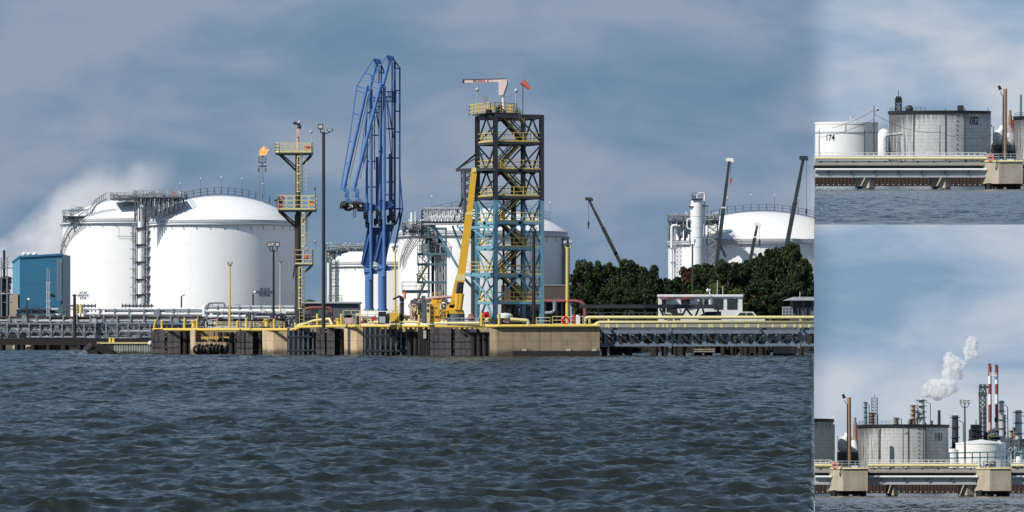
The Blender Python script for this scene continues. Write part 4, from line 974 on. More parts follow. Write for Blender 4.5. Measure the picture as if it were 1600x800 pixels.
a = A(763, 503, 538); mb = MB(); mb.ball((0,0,.3), .45, 6, .6); mb.cbox((0,0,.1), 1, .8, .25); one(mb, 'float', 'yellow lidded drum on the deck beside the red pump', 'drum', 'yellow', a)
a = A(737, 503, 538); mb = MB(); mb.ball((0,0,.5), .5, 6, .7); mb.tube((.1,0,.5), (.1,0,1.1), .12, n=6); one(mb, 'hose_pile', 'orange and grey coiled hoses right of the crane base', 'hoses', 'redpipe', a)
a = A(789, 507, 534); t = thing('hose_tower', 'round pale green canopy over a hose station at the foot of the tower', 'hose station', a)
mb = MB(); mb.lathe(a(789,497), [(.95, 0), (.95, .35), (.7, .55), (.01, .65)], 20); mb.build('canopy', 'lime', t)
mb = MB(); [mb.tube(a(x,507,d), a(x,497,d), .08, n=6) for x in (779, 798) for d in (-.4, .6)]; mb.cbox(a(786,502), .8, .7, 1.); mb.cbox(a(795,503), .7, .7, .8); mb.build('stand', 'galv2', t)
mb = MB(); mb.tube(a(791,502,-.6), a(791,502,-.2), .38, n=12); mb.build('drum', 'pink', t)
a = A(880, 520, 524); mb = MB(); q = random.Random(4); clutter(mb, A(800,509,526), 778, 812, 504, 509, 30, 44, (.06, .16), 1.); o = mb.build('hoses', 'black'); o.location = A(800,509,526).o; o['label'] = 'heap of black hoses at the foot of the canopied station'; o['category'] = 'hoses'
a = A(905, 508, 524); mb = MB(); mb.rail([(0,0,0), (10*a.k,0,0)], 1.2, 1.2, .08, 1)
# ---------------------------------------------------------------- poles on the jetty
def flood(px, yb, ytop, Y, r, heads, label, m='black', m2=None, ysplit=None, grp='floodlight poles', fr='main', arm=None, hm='black', r2=None):
    a = A(px, yb, Y, fr); t = thing('floodlight_pole', label, 'floodlight pole', a, grp)
    mb = MB(); mb.tube((0,0,0), a(px, ysplit or ytop), r, (r2 or r*.75), 12); mb.build('pole', m, t)
    if m2: mb = MB(); mb.tube(a(px, ysplit), a(px, ytop), r*.8, r*.6, 10); mb.build('upper_pole', m2, t)
    mb = MB()
    for hx, hy, w, h in heads: mb.path([a(px, ytop+2), a((px+hx)/2, ytop+3), a(hx, ytop), a(hx, hy)], .07, 6, .3)
    mb.build('arm', m2 or m, t)
    for hx, hy, w, h in heads:
        mb = MB(); c = a(hx, hy); mb.box(c.x-w*a.k/2, c.x+w*a.k/2, -.35, .25, c.z-h*a.k/2, c.z+h*a.k/2); lp = mb.build('lamp_head', hm, t)
        mb = MB(); mb.box(c.x-w*a.k*.36, c.x+w*a.k*.36, -.39, -.352, c.z-h*a.k*.33, c.z+h*a.k*.33); mb.build('lens', 'tyel' if hm != 'white' else 'glass', lp)
    return t
flood(505.5, 511, 206, 548, .25, [(501, 198, 8, 8), (515.5, 203.5, 9, 3.5)], 'tallest dark floodlight pole between the access tower and the loading arms', 'poleb')
flood(427.5, 513, 390, 590, .17, [(421.5, 382.5, 8, 6), (425.5, 381.5, 6, 6.5), (433.5, 382, 7, 7)], 'black floodlight pole with three heads against the propane tank edge')
flood(438, 513, 410, 606, .14, [(435, 405.5, 2.8, 3), (440.5, 406.5, 2.8, 3)], 'thin pole grey above and yellow below right of the three-headed floodlight', 'pyellow', 'lgrey', 475, hm='dgrey')
flood(359, 513, 413, 600, .15, [(356.5, 410, 3.2, 4), (362, 410, 3.2, 4)], 'slim yellow pole with two small lamps in front of the propane tank', 'yellow', hm='lgrey')
flood(617.5, 508, 392, 572, .15, [(614, 386, 4, 3), (620, 385, 4, 3)], 'slim yellow pole behind the blue loading arms', 'yellow', hm='dgrey')
flood(834, 508, 362, 527, .24, [(831, 357.5, 4, 3), (837, 357, 4, 3)], 'black floodlight pole in front of the right leg of the steel tower', 'black')
flood(886.5, 508, 386, 590, .27, [(883, 378.5, 5, 5), (892, 377.5, 5, 5)], 'yellow floodlight pole at the right edge of the huge tank', 'yellow', hm='lgrey')
flood(1082, 515, 381, 700, .16, [(1078.5, 376, 3, 4), (1085.5, 376, 3, 4)], 'dark slim floodlight pole in front of the white column and reddish tree', 'dgrey', hm='dgrey')
# fire monitor on a post near the manifold
def monitor(a, label, posth, s=1., m='dgrey', nm='orange'):
    t = thing('fire_monitor', label, 'fire monitor', a, 'fire monitors'); mb = MB(); mb.tube((0,0,0), (0,0,posth), .26*s, n=12); mb.tube((0,0,posth*.9), (0,0,posth*.93), .36*s, n=12); mb.build('post', m, t)
    mb = MB(); z = posth; mb.path([(0,0,z), (.1*s,0,z+.4*s), (-.3*s,0,z+.75*s), (-1.1*s,-.2,z+.35*s)], [.2*s, .2*s, .17*s, .12*s], 10, .2); mb.cbox((0,0,z+.3*s), .6*s, .5*s, .4*s); mb.build('nozzle', 'black', t)
    mb = MB(); mb.tube((.35*s,-.1,z+.4*s), (.35*s,-.1,z+1.1*s), .16*s, n=8); mb.cbox((.2*s,0,z+1.15*s), .4*s, .3*s, .25*s); mb.build('actuator', nm, t)
monitor(A(628, 506, 541), 'fire monitor on a thick grey post with an orange actuator left of the manifold', 2.7)
a = A(662, 505, 542); mb = MB(); mb.bar(a(661.5, 505), a(661.5, 462), .5); mb.bar(a(659.5, 470), a(663.5, 470), .6, .2); one(mb, 'post', 'thick dark steel post left of the yellow crane cab', 'post', 'galv2', a)
# ---------------------------------------------------------------- access tower with three platforms
a = A(466, 510, 572); t = thing('monitor_tower', 'brown pole tower with yellow railed platforms and a caged ladder', 'tower', a); k = a.k
mb = MB(); mb.tube(a(466,510), a(466,390), 5.2*k, n=24); mb.tube(a(466,390), a(466,335), 5.6*k, n=24); mb.tube(a(466,335), a(465,242), 4.2*k, 3.6*k, n=24)
mb.tube(a(466,391.5), a(466,389), 6.4*k, n=24); mb.build('pole', 'poleb', t)
mb = MB(); mb.tube(a(465.5,242), a(465.5,214), 2.2*k, n=14); mb.box(a(463,0).x, a(468.5,0).x, -.3, .3, a(0,214).z, a(0,201).z); mb.build('riser', 'pink', t)
mb = MB(); mb.path([a(465.5,203), a(468,199), a(467,194), a(461,191.5)], [.26,.26,.22,.16], 10, .3); mb.cbox(a(461,192.5), .4, .4, .35); mb.build('nozzle', 'black', t)
mb = MB(); mb.ball(a(468,190.5), .2, 5); mb.cbox(a(466,192), .4, .3, .25); mb.build('nozzle_head', 'lgrey', t)
def plat(x0, x1, yd, yr, d0, d1, notch=0):
    mb = MB(); mb.box(a(x0,0).x, a(x1,0).x, d0, d1, a(0,yd+2.6).z, a(0,yd).z); p = mb.build('platform', 'dgrey', t)
    mb = MB(); c = [a(x0+notch,yd,d0+.05), a(x1,yd,d0+.05), a(x1,yd,d1-.05), a(x0,yd,d1-.05), a(x0,yd,d0+.05+notch*.05), a(x0+notch,yd,d0+.05)]
    mb.rail(c, (yd-yr)*k, .95, .075, 2, True); mb.build('railing', 'pyellow', p)
    return p
plat(431, 488, 239, 224, -1.6, 2.2, 6); plat(435, 494, 328, 306, -1.8, 2.2, 2); plat(461, 489, 413, 391, -1.5, 1.2)
mb = MB()
for d in (-1.2, 1.6):
    mb.bar(a(437,242,d), a(462,266,d*.3), .22); mb.bar(a(441,242,d), a(463,261,d*.3), .14); mb.bar(a(486,243,d), a(473,257,d*.3), .16)
    mb.bar(a(437,331,d), a(463,356,d*.3), .24); mb.bar(a(441,331,d), a(463,350,d*.3), .14); mb.bar(a(486,331,d), a(470,350,d*.3), .16)
    mb.bar(a(486,416,d), a(475,426,d*.3), .15); mb.bar(a(461,416,d), a(458,434,d*.3), .1)
mb.build('strut', 'black', t)
mb = MB(); mb.ladder(a(469.5,306,-1.2), a(469.5,242,-1.2), .6); mb.cage(a(469,300,-1.2), a(469,245,-1.2), .42); mb.ladder(a(475,391,-1.3), a(475,330,-1.3), .6); mb.cage(a(476.5,385,-1.2), a(476.5,333,-1.2), .42)
mb.ladder(a(472,510,-1.3), a(472,416,-1.3), .6); mb.cage(a(472,482,-1.3), a(472,418,-1.3), .5); mb.bar(a(479,300,-1), a(479,242,-1), .06); mb.bar(a(479,390,0), a(479,330,0), .1); mb.build('caged_ladder', 'pyellow', t)
mb = MB()
for x, y0, y1 in ((486,224,206), (491.5,306,294.5)): mb.tube(a(x+1.5,y0), a(x+1.5,y1), .04, n=5); mb.ball(a(x,y1), .22, 6)
mb.ball(a(492.5,378), .22, 6); mb.build('camera_dome', 'lgrey', t)
mb = MB(); mb.cbox(a(481,231,-1), .8, .4, .6); mb.cbox(a(487.5,318,-1), .5, .4, .6); mb.cbox(a(480,402,-.9), .5, .4, .7); mb.build('junction_box', 'orange', t)
b_ = A(439, 328, 571); monitor(b_, 'red and black fire monitor on the middle platform of the pole tower', .9, .75, 'red', 'red')
# ---------------------------------------------------------------- flare stack behind the propane tank
a = A(410, 515, 900); t = thing('flare_stack', 'slender grey flare stack burning above the propane tank', 'flare stack', a); k = a.k
mb = MB(); mb.tube(a(410,515), a(410,246), 1.25*k, .9*k, 12); mb.build('stack', 'lgrey', t)
mb = MB(); mb.cbox(a(410,253.5), 11*k, 11*k, .25); mb.rail([a(404.5,253.5,-.7), a(415.5,253.5,-.7), a(415.5,253.5,.7), a(404.5,253.5,.7), a(404.5,253.5,-.7)], 1., .7, .07); mb.ladder(a(408,310,-.3), a(408,254,-.3), .5)
mb.bar(a(403,260), a(417,260), .25); mb.cbox(a(404,265.5), .35, .3, .8); mb.cbox(a(415,265.5), .35, .3, .8); mb.build('platform', 'galv2', t)
mb = MB(); mb.tube(a(410,246), a(410,242.5), .2, .3, 8); mb.build('burner_tip', 'redpipe', t)
mb = MB()
for x, y in ((385, 515), (432, 515), (400, 515)): mb.tube(a(x,y,3), a(410,262), .025, n=4)
mb.build('guy_wire', 'galv', t)
m = bpy.data.materials.new('flame'); m.use_nodes = True; nt = m.node_tree; nt.nodes.clear()
em = N('ShaderNodeEmission'); tcn = N('ShaderNodeTexCoord'); nn = N('ShaderNodeTexNoise'); nn.inputs['Scale'].default_value = 1.4; L(tcn.outputs['Object'], nn.inputs[0])
rp = ramp([(.35, (1., .22, .05)), (.6, (1., .55, .18))]); L(nn.outputs[0], rp.inputs[0]); L(rp.outputs[0], em.inputs[0]); em.inputs[1].default_value = 1.5
tr = N('ShaderNodeBsdfTransparent'); lw = N('ShaderNodeLayerWeight'); lw.inputs[0].default_value = .35; ms = N('ShaderNodeMixShader')
L(math_('ADD', math_('MULTIPLY', lw.outputs['Facing'], .8), math_('MULTIPLY', math_('SUBTRACT', nn.outputs[0], .4, True), 1.2), True), ms.inputs[0]); L(em.outputs[0], ms.inputs[1]); L(tr.outputs[0], ms.inputs[2])
ou = N('ShaderNodeOutputMaterial'); L(ms.outputs[0], ou.inputs[0])
mb = MB()
def tongue(p0, p1, w):
    p0 = a(*p0); p1 = a(*p1); P = [p0.lerp(p1, i/6)+Vector((.14*math.sin(i*2.1+w*9), 0, 0)) for i in range(7)]; mb.path(P, [w*.5, w, w*1.05, w*.85, w*.6, w*.35, .03], 10)
tongue((410, 243), (412, 227), .42); tongue((409, 243), (407, 231), .33); tongue((411, 242), (420, 232.5), .36); tongue((411, 241), (415.5, 229.5), .3); tongue((409, 242), (406.5, 236), .4)
fl = mb.build('flame', m, t)
# ---------------------------------------------------------------- the two blue loading arms
# columns in picture units, arm by arm: (dx added for the second arm)
def arm(a, ox, oy, label, lead=False):
    t = thing('loading_arm', label, 'loading arm', a, 'blue marine loading arms'); k = a.k
    def p(x, y, d=0): return a(x+ox, y+oy, d)
    yb = 486-oy
    mb = MB(); mb.tube(p(577, yb), p(577, 418), 6.6*k, n=24); mb.tube(p(577, yb), p(577, yb-4), 8*k, n=20); mb.tube(p(577, 420), p(577, 414), 8.4*k, n=20); mb.build('riser', 'armblue', t)
    mb = MB(); mb.tube(p(571, yb-10, .3), p(571, 425, .3), 1.1*k, n=8); mb.build('side_pipe', 'lgrey', t)
    mb = MB(); mb.box(p(571,0).x, p(590,0).x, -.5, .5, p(0,423).z, p(0,416).z); mb.box(p(569,0).x, p(573,0).x, -.3, .3, p(0,424).z, p(0,415).z); mb.build('saddle', 'armdark', t)
    # counterweight plates
    mb = MB(); mb.prism([p(563, 408, .9), p(580, 417, .9), p(592, 362, .9), p(596, 350, .9), p(574, 350, .9)], (0, .35, 0)); mb.prism([p(564, 408, -.2), p(581, 417, -.2), p(591, 362, -.2), p(574, 362, -.2)], (0, .5, 0)); mb.build('counterweight', 'armdark', t)
    mb = MB(); mb.bar(p(566, 407, -.3), p(577, 362, -.3), .14); mb.bar(p(590, 362, -.3), p(581, 416, -.3), .14); mb.build('plate_rib', 'armblue', t)
    # inboard pipe: two parallel verticals
    mb = MB(); mb.tube(p(580, 432, -.6), p(580, 136, -.6), 2.6*k, n=18); mb.ball(p(580, 136, -.6), 2.7*k, 6); mb.tube(p(580, 432, -.6), p(580, 424, -.6), 3.6*k, n=16); mb.build('inboard_pipe', 'armblue', t)
    mb = MB(); mb.tube(p(573, 350, .4), p(573, 200, .4), 2.1*k, n=14); mb.tube(p(573, 350, .4), p(573, 318, .4), 2.8*k, n=14); mb.build('support_tube', 'armblue', t)
    # outboard pipe leaning from the apex to the coupler
    if not lead: q0, q1 = (574.5, 134), (534.5, 290)
    else: q0, q1 = (574, 131), (539, 285)
    mb = MB(); mb.tube(p(*q0, -1.2), p(*q1, -1.2), 2.7*k, n=18); mb.tube(p(*q1, -1.2), p(q1[0]+1, q1[1]-4, -1.2), 3.5*k, n=16); mb.ball(p(*q0, -1.2), 2.8*k, 6); mb.build('outboard_pipe', 'armblue', t)
    # swivel elbows
    x, y = q1
    mb = MB(); mb.path([p(x, y, -1.2), p(x-1.5, y+6, -1.2), p(x+4.5, y+9, -1.2), p(x+2.5, y+17, -1.2), p(x+6, y+24, -1.2), p(x+13, y+29, -1.2), p(x+15, y+36, -1.2)], 2.9*k, 14, .6)
    mb.tube(p(x+1.5, y+11, -1.2), p(x+5.5, y+12.5, -1.2), 4*k, n=14); mb.tube(p(x+1, y+14, -1.2), p(x+6, y+15.5, -1.2), 3.9*k, n=14); mb.build('swivel_elbow', 'armblue', t)
    mb = MB(); b2 = A(a.px, a.py, a.Y); q = random.Random(3+lead)
    for i in range(16):
        c = p(x-6+q.uniform(0, 20), y+32+q.uniform(-4, 6), -1.2+q.uniform(-.3, .3)); mb.tube(c-Vector((.2,0,0)), c+Vector((q.uniform(.1,.5),0,q.uniform(-.2,.2))), q.uniform(.12, .32), n=8)
    mb.bar(p(x-4, y+28), p(x+12, y+37), .15); mb.tube(p(x+14, y+38, -1.2), p(x+14, y+52, -1.2), .05, n=5); mb.tube(p(x+17, y+38, -1.2), p(x+17, y+50, -1.2), .05, n=5); mb.build('coupler', 'black', t)
    mb = MB(); mb.tube(p(x-5, y+34, -1.4), p(x-3, y+34, -1.4), .22, n=8); mb.tube(p(x+8, y+31, -1.6), p(x+11, y+33, -1.6), .2, n=8); mb.build('coupler_face', 'beige', t)
    # apex: upper beam and sheave box
    mb = MB(); mb.tube(p(577, 138, -.6), p(588.5, 93, -.6), 2.6*k, n=16); mb.bar(p(578, 134, .3), p(589, 94, .3), .35); mb.build('apex_beam', 'armblue', t)
    mb = MB(); mb.prism([p(584, 88, -.9), p(586, 86.5, -.9), p(595, 89, -.9), p(596, 92, -.9), p(593, 95, -.9), p(585, 93, -.9)], (0, 1.2, 0)); mb.build('sheave_box', 'armdark', t)
    # ties
    mb = MB(); T = .16
    o1, o2 = (558, 130), (545, 290)
    if lead: o1, o2 = (558, 130), (533, 291)
    sx = 0
    if lead:
        mb.bar(p(584, 88, -.9), p(*o1, -.9), T); mb.bar(p(*o1, -.9), p(548, 205, -.9), T); mb.bar(p(548, 205, -.9), p(*o2, -.9), T)
        for (xa, ya), (xb, yb2) in (((571, 110), (581, 113)), ((558, 130), (574, 135)), ((557.5, 137), (568, 140)), ((552.5, 173), (564.5, 176)), ((547, 216), (553.5, 218)), ((541, 250), (545, 252))): mb.bar(p(xa, ya, -.9), p(xb, yb2, -.9), .15)
        mb.bar(p(568, 140, -.9), p(570, 146, -.9), .15)
    else:
        mb.bar(p(584, 88, -.9), p(559, 127, -.9), T); mb.bar(p(560, 128, -.9), p(549, 203, -.6), T); mb.bar(p(549, 203, -.6), p(541, 262, -.9), .12); mb.bar(p(541, 262, -.9), p(536, 286, -.9), .2)
        mb.bar(p(561, 127, -.9), p(577, 132, -.9), .15); mb.bar(p(561, 136, -.9), p(573, 140, -.9), .1)
        for (xa, ya), (xb, yb2) in (((557, 171), (566, 174)), ((551, 214), (558, 216))): mb.bar(p(xa, ya, -.9), p(xb, yb2, -.9), .12)
    mb.build('tie_rod', 'armblue', t)
    # hanging wires along the outboard pipe
    mb = MB(); mb.tube(p(q0[0]+3, q0[1]+10, -1.2), p(q1[0]+8, q1[1]-10, -1.2), .03, n=4); mb.build('cable', 'black', t)
    # back mast: two verticals and a lattice
    mb = MB()
    for xx, w in ((592, .16), (596, .28), (604, .20)) if not lead else ((592, .14), (595.5, .2)):
        mb.bar(p(xx, 96 if xx < 600 else 105, .6), p(xx, 352, .6), w)
    if not lead:
        mb.bar(p(594, 92, .6), p(604, 106, .6), T); mb.bar(p(604, 272, .6), p(608.5, 326, .6), T); mb.bar(p(608.5, 326, .6), p(595, 392, .6), .2); mb.bar(p(604, 106, .6), p(604, 352, .6), .1)
        for yy in (106.5, 141, 173.5, 206, 246.5): mb.bar(p(595, yy, .6), p(604, yy, .6), .14)
        for yy in (201, 246.5, 284, 304, 326): mb.bar(p(583, yy, .6), p(608 if yy == 326 else 596, yy, .6), .2)
        for yy in (143, 151, 158): mb.bar(p(583, yy, .3), p(599, yy, .3), .14)
        for xx in (586, 589, 594, 598): mb.bar(p(xx, 143, .3), p(xx, 160, .3), .12)
        mb.bar(p(585, 160, .3), p(594, 215, .3), .16); mb.bar(p(583, 150, .3), p(592, 260, .3), .12); mb.bar(p(604, 330, .6), p(598, 350, .6), .2)
    else:
        mb.bar(p(594, 92, .6), p(601, 110, .6), T); mb.bar(p(592, 107, .5), p(600, 109, .5), .18)
        for yy in (171, 206, 247, 287, 320): mb.bar(p(573, yy, .4), p(592, yy, .4), .16)
        for yy in (147, 154, 161): mb.bar(p(583, yy, .3), p(596, yy, .3), .13)
        mb.bar(p(585, 150, .3), p(598, 235, .3), .16); mb.bar(p(575, 148, .3), p(568, 250, .3), .16); mb.bar(p(585, 147, .3), p(585, 260, .3), .12)
    mb.build('back_mast', 'armdark', t)
    mb = MB(); mb.tube(p(589, 240, .2), p(589, 345, .2), 2.2*k, n=12); mb.prism([p(590, 312, .2), p(596, 311, .2), p(597.5, 314, .2), p(594, 319, .2), p(590, 321, .2)], (0, .4, 0)); mb.cbox(p(583, 320), 1.6, 1., .7); mb.tube(p(574, 322, -.2), p(574, 312, -.2), .35, n=12); mb.build('slewing_head', 'armdark', t)
    mb = MB(); q = random.Random(5)
    for i in range(14): xx = q.uniform(569, 596); yy = q.uniform(316, 350); mb.cbox(p(xx, yy, -.2), .3, .4, q.uniform(.2, .9))
    mb.build('hydraulics', 'black', t)
    return t
a = A(577, 506, 546)
arm(A(577, 506, 548), 0, 5, 'left blue loading arm with its outer pipe leaning furthest to the left', True)
arm(A(598, 506, 544), 20.5, 0, 'right blue loading arm with the taller apex and long back mast', False)
# ---------------------------------------------------------------- steel tower, black above and sky blue below
th = math.atan2(2.3, 5.8); a = A(774, 507, 537); s_ = 6.15
t = thing('steel_tower', 'tall braced steel tower, black above and sky blue below, with stairs inside', 'tower', a); k = a.k
uu = Vector((math.cos(th), math.sin(th), 0)); vv = Vector((-math.sin(th), math.cos(th), 0))
def T_(u, v, y): return uu*u*s_+vv*v*s_+Vector((0, 0, (507-y)*k))
Yl = [178, 220, 263, 305, 345, 385, 428, 470]
corners = [(0,0), (1,0), (1,1), (0,1)]
for m_, ya, yb in (('galv2x', 178, 313), ('twrblue', 313, 507)):
    mm = 'dgrey' if ya == 178 else 'twrblue'
    for u, v in corners:
        mb = MB(); w = .46
        p = T_(u, v, yb); q_ = T_(u, v, ya); mb.bar(p, q_, .14, w) if False else None
        # wide-flange column
        for s in (-1, 1): o_ = vv*(w/2)*s; pp = [p+o_-uu*w/2, p+o_+uu*w/2, q_+o_+uu*w/2, q_+o_-uu*w/2]; mb.prism(pp, vv*.06*s)
        pp = [p-vv*w/2-uu*.04, p+vv*w/2-uu*.04, q_+vv*w/2-uu*.04, q_-vv*w/2-uu*.04]; mb.prism(pp, uu*.08)
        mb.build('column', mm, t)
def frame_mesh(fn): mb = MB(); fn(mb); return mb
for i, y in enumerate(Yl):
    mm = 'dgrey' if y < 313 else 'twrblue'; mb = MB()
    for j in range(4):
        (u0, v0), (u1, v1) = corners[j], corners[(j+1)%4]; mb.bar(T_(u0, v0, y+3), T_(u1, v1, y+3), .24, .34 if i else .5)
        mb.bar(T_(.33, 0, y+3), T_(.33, 1, y+3), .15, .3); mb.bar(T_(.66, 0, y+3), T_(.66, 1, y+3), .15, .3)
    mb.build('floor_beam', mm, t)
    mb = MB(); P = [T_(.0, .0, y+1), T_(1, 0, y+1), T_(1, 1, y+1), T_(0, 1, y+1)]
    mb.prism([T_(.0, .0, y+1.4), T_(.5, 0, y+1.4), T_(.5, 1, y+1.4), T_(0, 1, y+1.4)], (0,0,.05)); mb.prism([T_(.5, .0, y+1.4), T_(1, 0, y+1.4), T_(1, .3, y+1.4), T_(.5, .3, y+1.4)], (0,0,.05)); mb.build('grating', 'dgrey', t)
    if i:
        mb = MB(); mb.rail([P[3], P[0], P[1], P[2], P[3]], 1.15, 1.25, .075, 1, True); mb.build('railing', 'yellow', t)
for i in range(7):
    ya, yb = Yl[i]+4, Yl[i+1]+2; inv = i%2 == 0; mm = 'dgrey' if ya < 300 else 'twrblue'
    mb = MB()
    for j in range(4):
        (u0, v0), (u1, v1) = corners[j], corners[(j+1)%4]; um, vm = (u0+u1)/2, (v0+v1)/2
        if inv: mb.bar(T_(um, vm, ya), T_(u0, v0, yb), .17); mb.bar(T_(um, vm, ya), T_(u1, v1, yb), .17)
        else: mb.bar(T_(u0, v0, ya), T_(um, vm, yb), .17); mb.bar(T_(u1, v1, ya), T_(um, vm, yb), .17)
        mb.cbox(T_(um, vm, ya if inv else yb), .8, .25, .5)
    mb.build('bracing', mm, t)
    mb = MB(); e = .62 if i%2 else .42
    mb.stair(T_(.25 if i%2 else .80, e, Yl[i+1]), T_(.80 if i%2 else .25, e, Yl[i]), .8, side=vv); mb.build('stair', 'dgrey', t)
    mb = MB(); mb.stair(T_(.25 if i%2 else .80, e, Yl[i+1]-1), T_(.80 if i%2 else .25, e, Yl[i]-1), .84, side=vv, treads=False); mb.build('stair_rail', 'yellow', t)
mb = MB(); mb.bar(T_(0, .5, 470), T_(0, 0, 507), .25); mb.bar(T_(0, .5, 470), T_(0, 1, 507), .25); mb.build('bracing', 'twrblue', t)
mb = MB(); mb.tube(T_(.75, .9, 505), T_(.75, .9, 280), .34, n=14); mb.build('inner_riser', 'black', t)
mb = MB(); mb.tube(T_(.55, .95, 505), T_(.55, .95, 300), .14, n=8); mb.build('inner_pipe', 'redpipe', t)
# top deck
mb = MB(); mb.prism([T_(-.12, -.0, 177), T_(.55, 0, 177), T_(.55, 1, 177), T_(-.12, 1, 177)], (0,0,.12)); mb.build('top_deck', 'dgrey', t)
mb = MB(); mb.rail([T_(-.1, 1.2, 177), T_(-.1, .02, 177), T_(.0, .02, 177), T_(.6, .35, 177), T_(.72, 1, 177), T_(-.1, 1.2, 177)], 1.35, 1., .08, 2); mb.bar(T_(.1,.5,177), T_(.1,.5,163), .3, .3)
mb.bar(T_(.55,.6,177), T_(.55,.6,162), .35); mb.stair(T_(.8, .5, 190), T_(.66, .5, 177), .7, side=vv); mb.build('top_railing', 'yellow', t)
mb = MB(); mb.tube(T_(.2,.4,177), T_(.2,.4,166), .2, n=8); mb.cbox(T_(.22,.3,168), .5,.5,.9); mb.cbox(T_(-.1,.1,174), .8,.6,.5); mb.cbox(T_(.05,.1,183), 1.6,1.,.5); mb.build('top_gear', 'black', t)
mb = MB(); mb.box(a(756,0).x, a(762,0).x, 1, 1.1, a(0,161).z, a(0,149).z); mb.build('panel', 'galv', t)
# cantilever brackets on the left
mb = MB(); mb.bar(a(713,264,4), T_(0,0,264), .35); mb.bar(a(713,264,4), T_(0,1,264), .25); mb.bar(a(713,263,4), T_(0,1,236), .2); mb.bar(a(713,263,4), T_(0,.6,237), .15); mb.prism([a(713,265,4), T_(0,0,265), T_(0,1,265)], (0,0,.1)); mb.build('cantilever', 'dgrey', t)
mb = MB(); mb.bar(a(714,355,1.5), T_(0,0,355), .32); mb.bar(a(744,386,1.5), T_(0,0,386), .3); mb.bar(a(720,429,1.5), T_(0,0,429), .36, .45); mb.bar(a(722,431,1.5), a(746,458,3), .25); mb.bar(a(735,431,1.5), a(774,476,0), .22)
mb.bar(a(738,357,1), T_(0,0,385), .22); mb.build('side_beam', 'twrblue', t)
mb = MB(); mb.rail([a(721,427,3), a(721,427,1), T_(0,0,427)], 1.4, 1.2, .08, 2); mb.build('side_railing', 'yellow', t)
# ---- things on top of the tower
def Tp(px, py, Y=538): return A(px, py, Y)
b_ = Tp(788, 176, 540); tt = thing('jib_crane', 'faded pink jib crane with a long level boom on top of the tower', 'jib crane', b_); kk = b_.k
mb = MB(); mb.tube((0,0,0), b_(785.5,148), 2.5*kk, 2.2*kk, 16); mb.build('post', 'jibpink', tt)
mb = MB(); mb.prism([b_(779,149,-.3), b_(779,127,-.3), b_(792.5,123.5,-.3), b_(793,132,-.3), b_(786,149,-.3)], (0,.6,0)); mb.prism([b_(724,129.5,-.25), b_(724,125,-.25), b_(792,123,-.25), b_(792,128,-.25)], (0,.5,0)); mb.build('boom', 'jibpink', tt)
mb = MB(); mb.prism([b_(722.8,130,-.3), b_(722.8,124.2,-.3), b_(725,124.2,-.3), b_(725,130,-.3)], (0,.6,0)); mb.prism([b_(724,124.9,-.3), b_(724,124.2,-.3), b_(792,122.6,-.3), b_(792,123.3,-.3)], (0,.6,0)); mb.prism([b_(793,123,-.35), b_(794,131,-.35), b_(788,149,-.35), b_(786,149,-.35), b_(792.4,131,-.35)], (0,.7,0)); mb.build('edge_trim', 'rust', tt)
text('H', .36, 'ink', tt, face=b_(740.6, 126.7, -.29)); text('H', .36, 'ink', tt, face=b_(743.0, 126.7, -.29))
mb = MB(); [mb.box(b_(x,0).x, b_(x+w,0).x, -.27, -.255, b_(0,128).z, b_(0,125.5).z) for x, w in ((746.5,1.6),(748.8,1.6),(751,2),(754,1.2),(755.8,1.6),(761,2))]; mb.build('red_marking', 'red', tt)
b_ = Tp(817, 176, 541); tt = thing('windsock', 'orange windsock on a thin pole at the top right of the tower', 'windsock', b_)
mb = MB(); mb.tube(b_(817,178), b_(817,130), .05, n=6); mb.build('pole', 'dgrey', tt)
mb = MB(); mb.path([b_(816,127.5), b_(819,130), b_(823,134), b_(827.5,138.5)], [.42,.36,.30,.2], 14); mb.build('sock', 'orange', tt)
for px, yt, yb, lb in ((745, 140, 165, 'thin camera mast above the left end of the tower top railing'), (806, 141.5, 160, 'camera mast with a black and white dome right of the jib crane post')):
    b_ = Tp(px, yb, 539); tt = thing('camera_mast', lb, 'camera mast', b_, 'camera masts on the tower top'); mb = MB(); mb.tube((0,0,-.8), b_(px,yt), .045, n=6); mb.build('pole', 'lgrey', tt)
    mb = MB(); mb.ball(b_(px+.6,yt), .25, 6); mb.build('dome', 'lgrey', tt); mb = MB(); mb.cbox(b_(px+1.5,yt+1), .2,.3,.35); mb.build('bracket', 'black', tt)
# ---------------------------------------------------------------- gangway with its support column
a = A(740, 507, 546); t = thing('access_gangway', 'grey truss gangway with lattice tower standing left of the steel tower', 'gangway', a); k = a.k
mb = MB(); mb.tube(a(740,507), a(740,352), 4.2*k, n=20); mb.build('support_column', 'dgrey', t)
mb = MB(); mb.tube(a(738,352), a(738,342), 14*k, n=24); mb.build('turntable', 'galv2', t)
mb = MB(); mb.lattice(a(737,343,0), a(737,267,0), 1.9, 2.2, 6, .2, .13, True); mb.lattice(a(724,343,1), a(724,267,1), .5, 1.5, 6, .14, .1); mb.bar(a(720,268,0), a(755,268,0), .35, .2); mb.build('lattice_mast', 'galv2', t)
mb = MB(); mb.lattice(a(663,338,-.5), a(722,338,-.5), 2.0, 1.6, 12, .2, .1); mb.build('walkway_truss', 'lgrey', t)
mb = MB(); mb.box(a(661,0).x, a(745,0).x, -1.4, .4, a(0,349).z, a(0,346).z); mb.build('walkway_deck', 'dgrey', t)
mb = MB(); mb.bar(a(724,343,-1), a(710,350,-1), .25); mb.bar(a(706,350,-1), a(724,310,-1), .25); mb.build('hinge_brace', 'black', t)
mb = MB(); mb.tube(a(677,351,-.5), a(717,420,0), 1.9*k, n=10); mb.tube(a(707,353,-.5), a(723,395,0), 1.7*k, n=10); mb.bar(a(672,350), a(680,354), .6); mb.bar(a(714,352), a(740,385), .2); mb.build('raking_strut', 'twrblue', t)
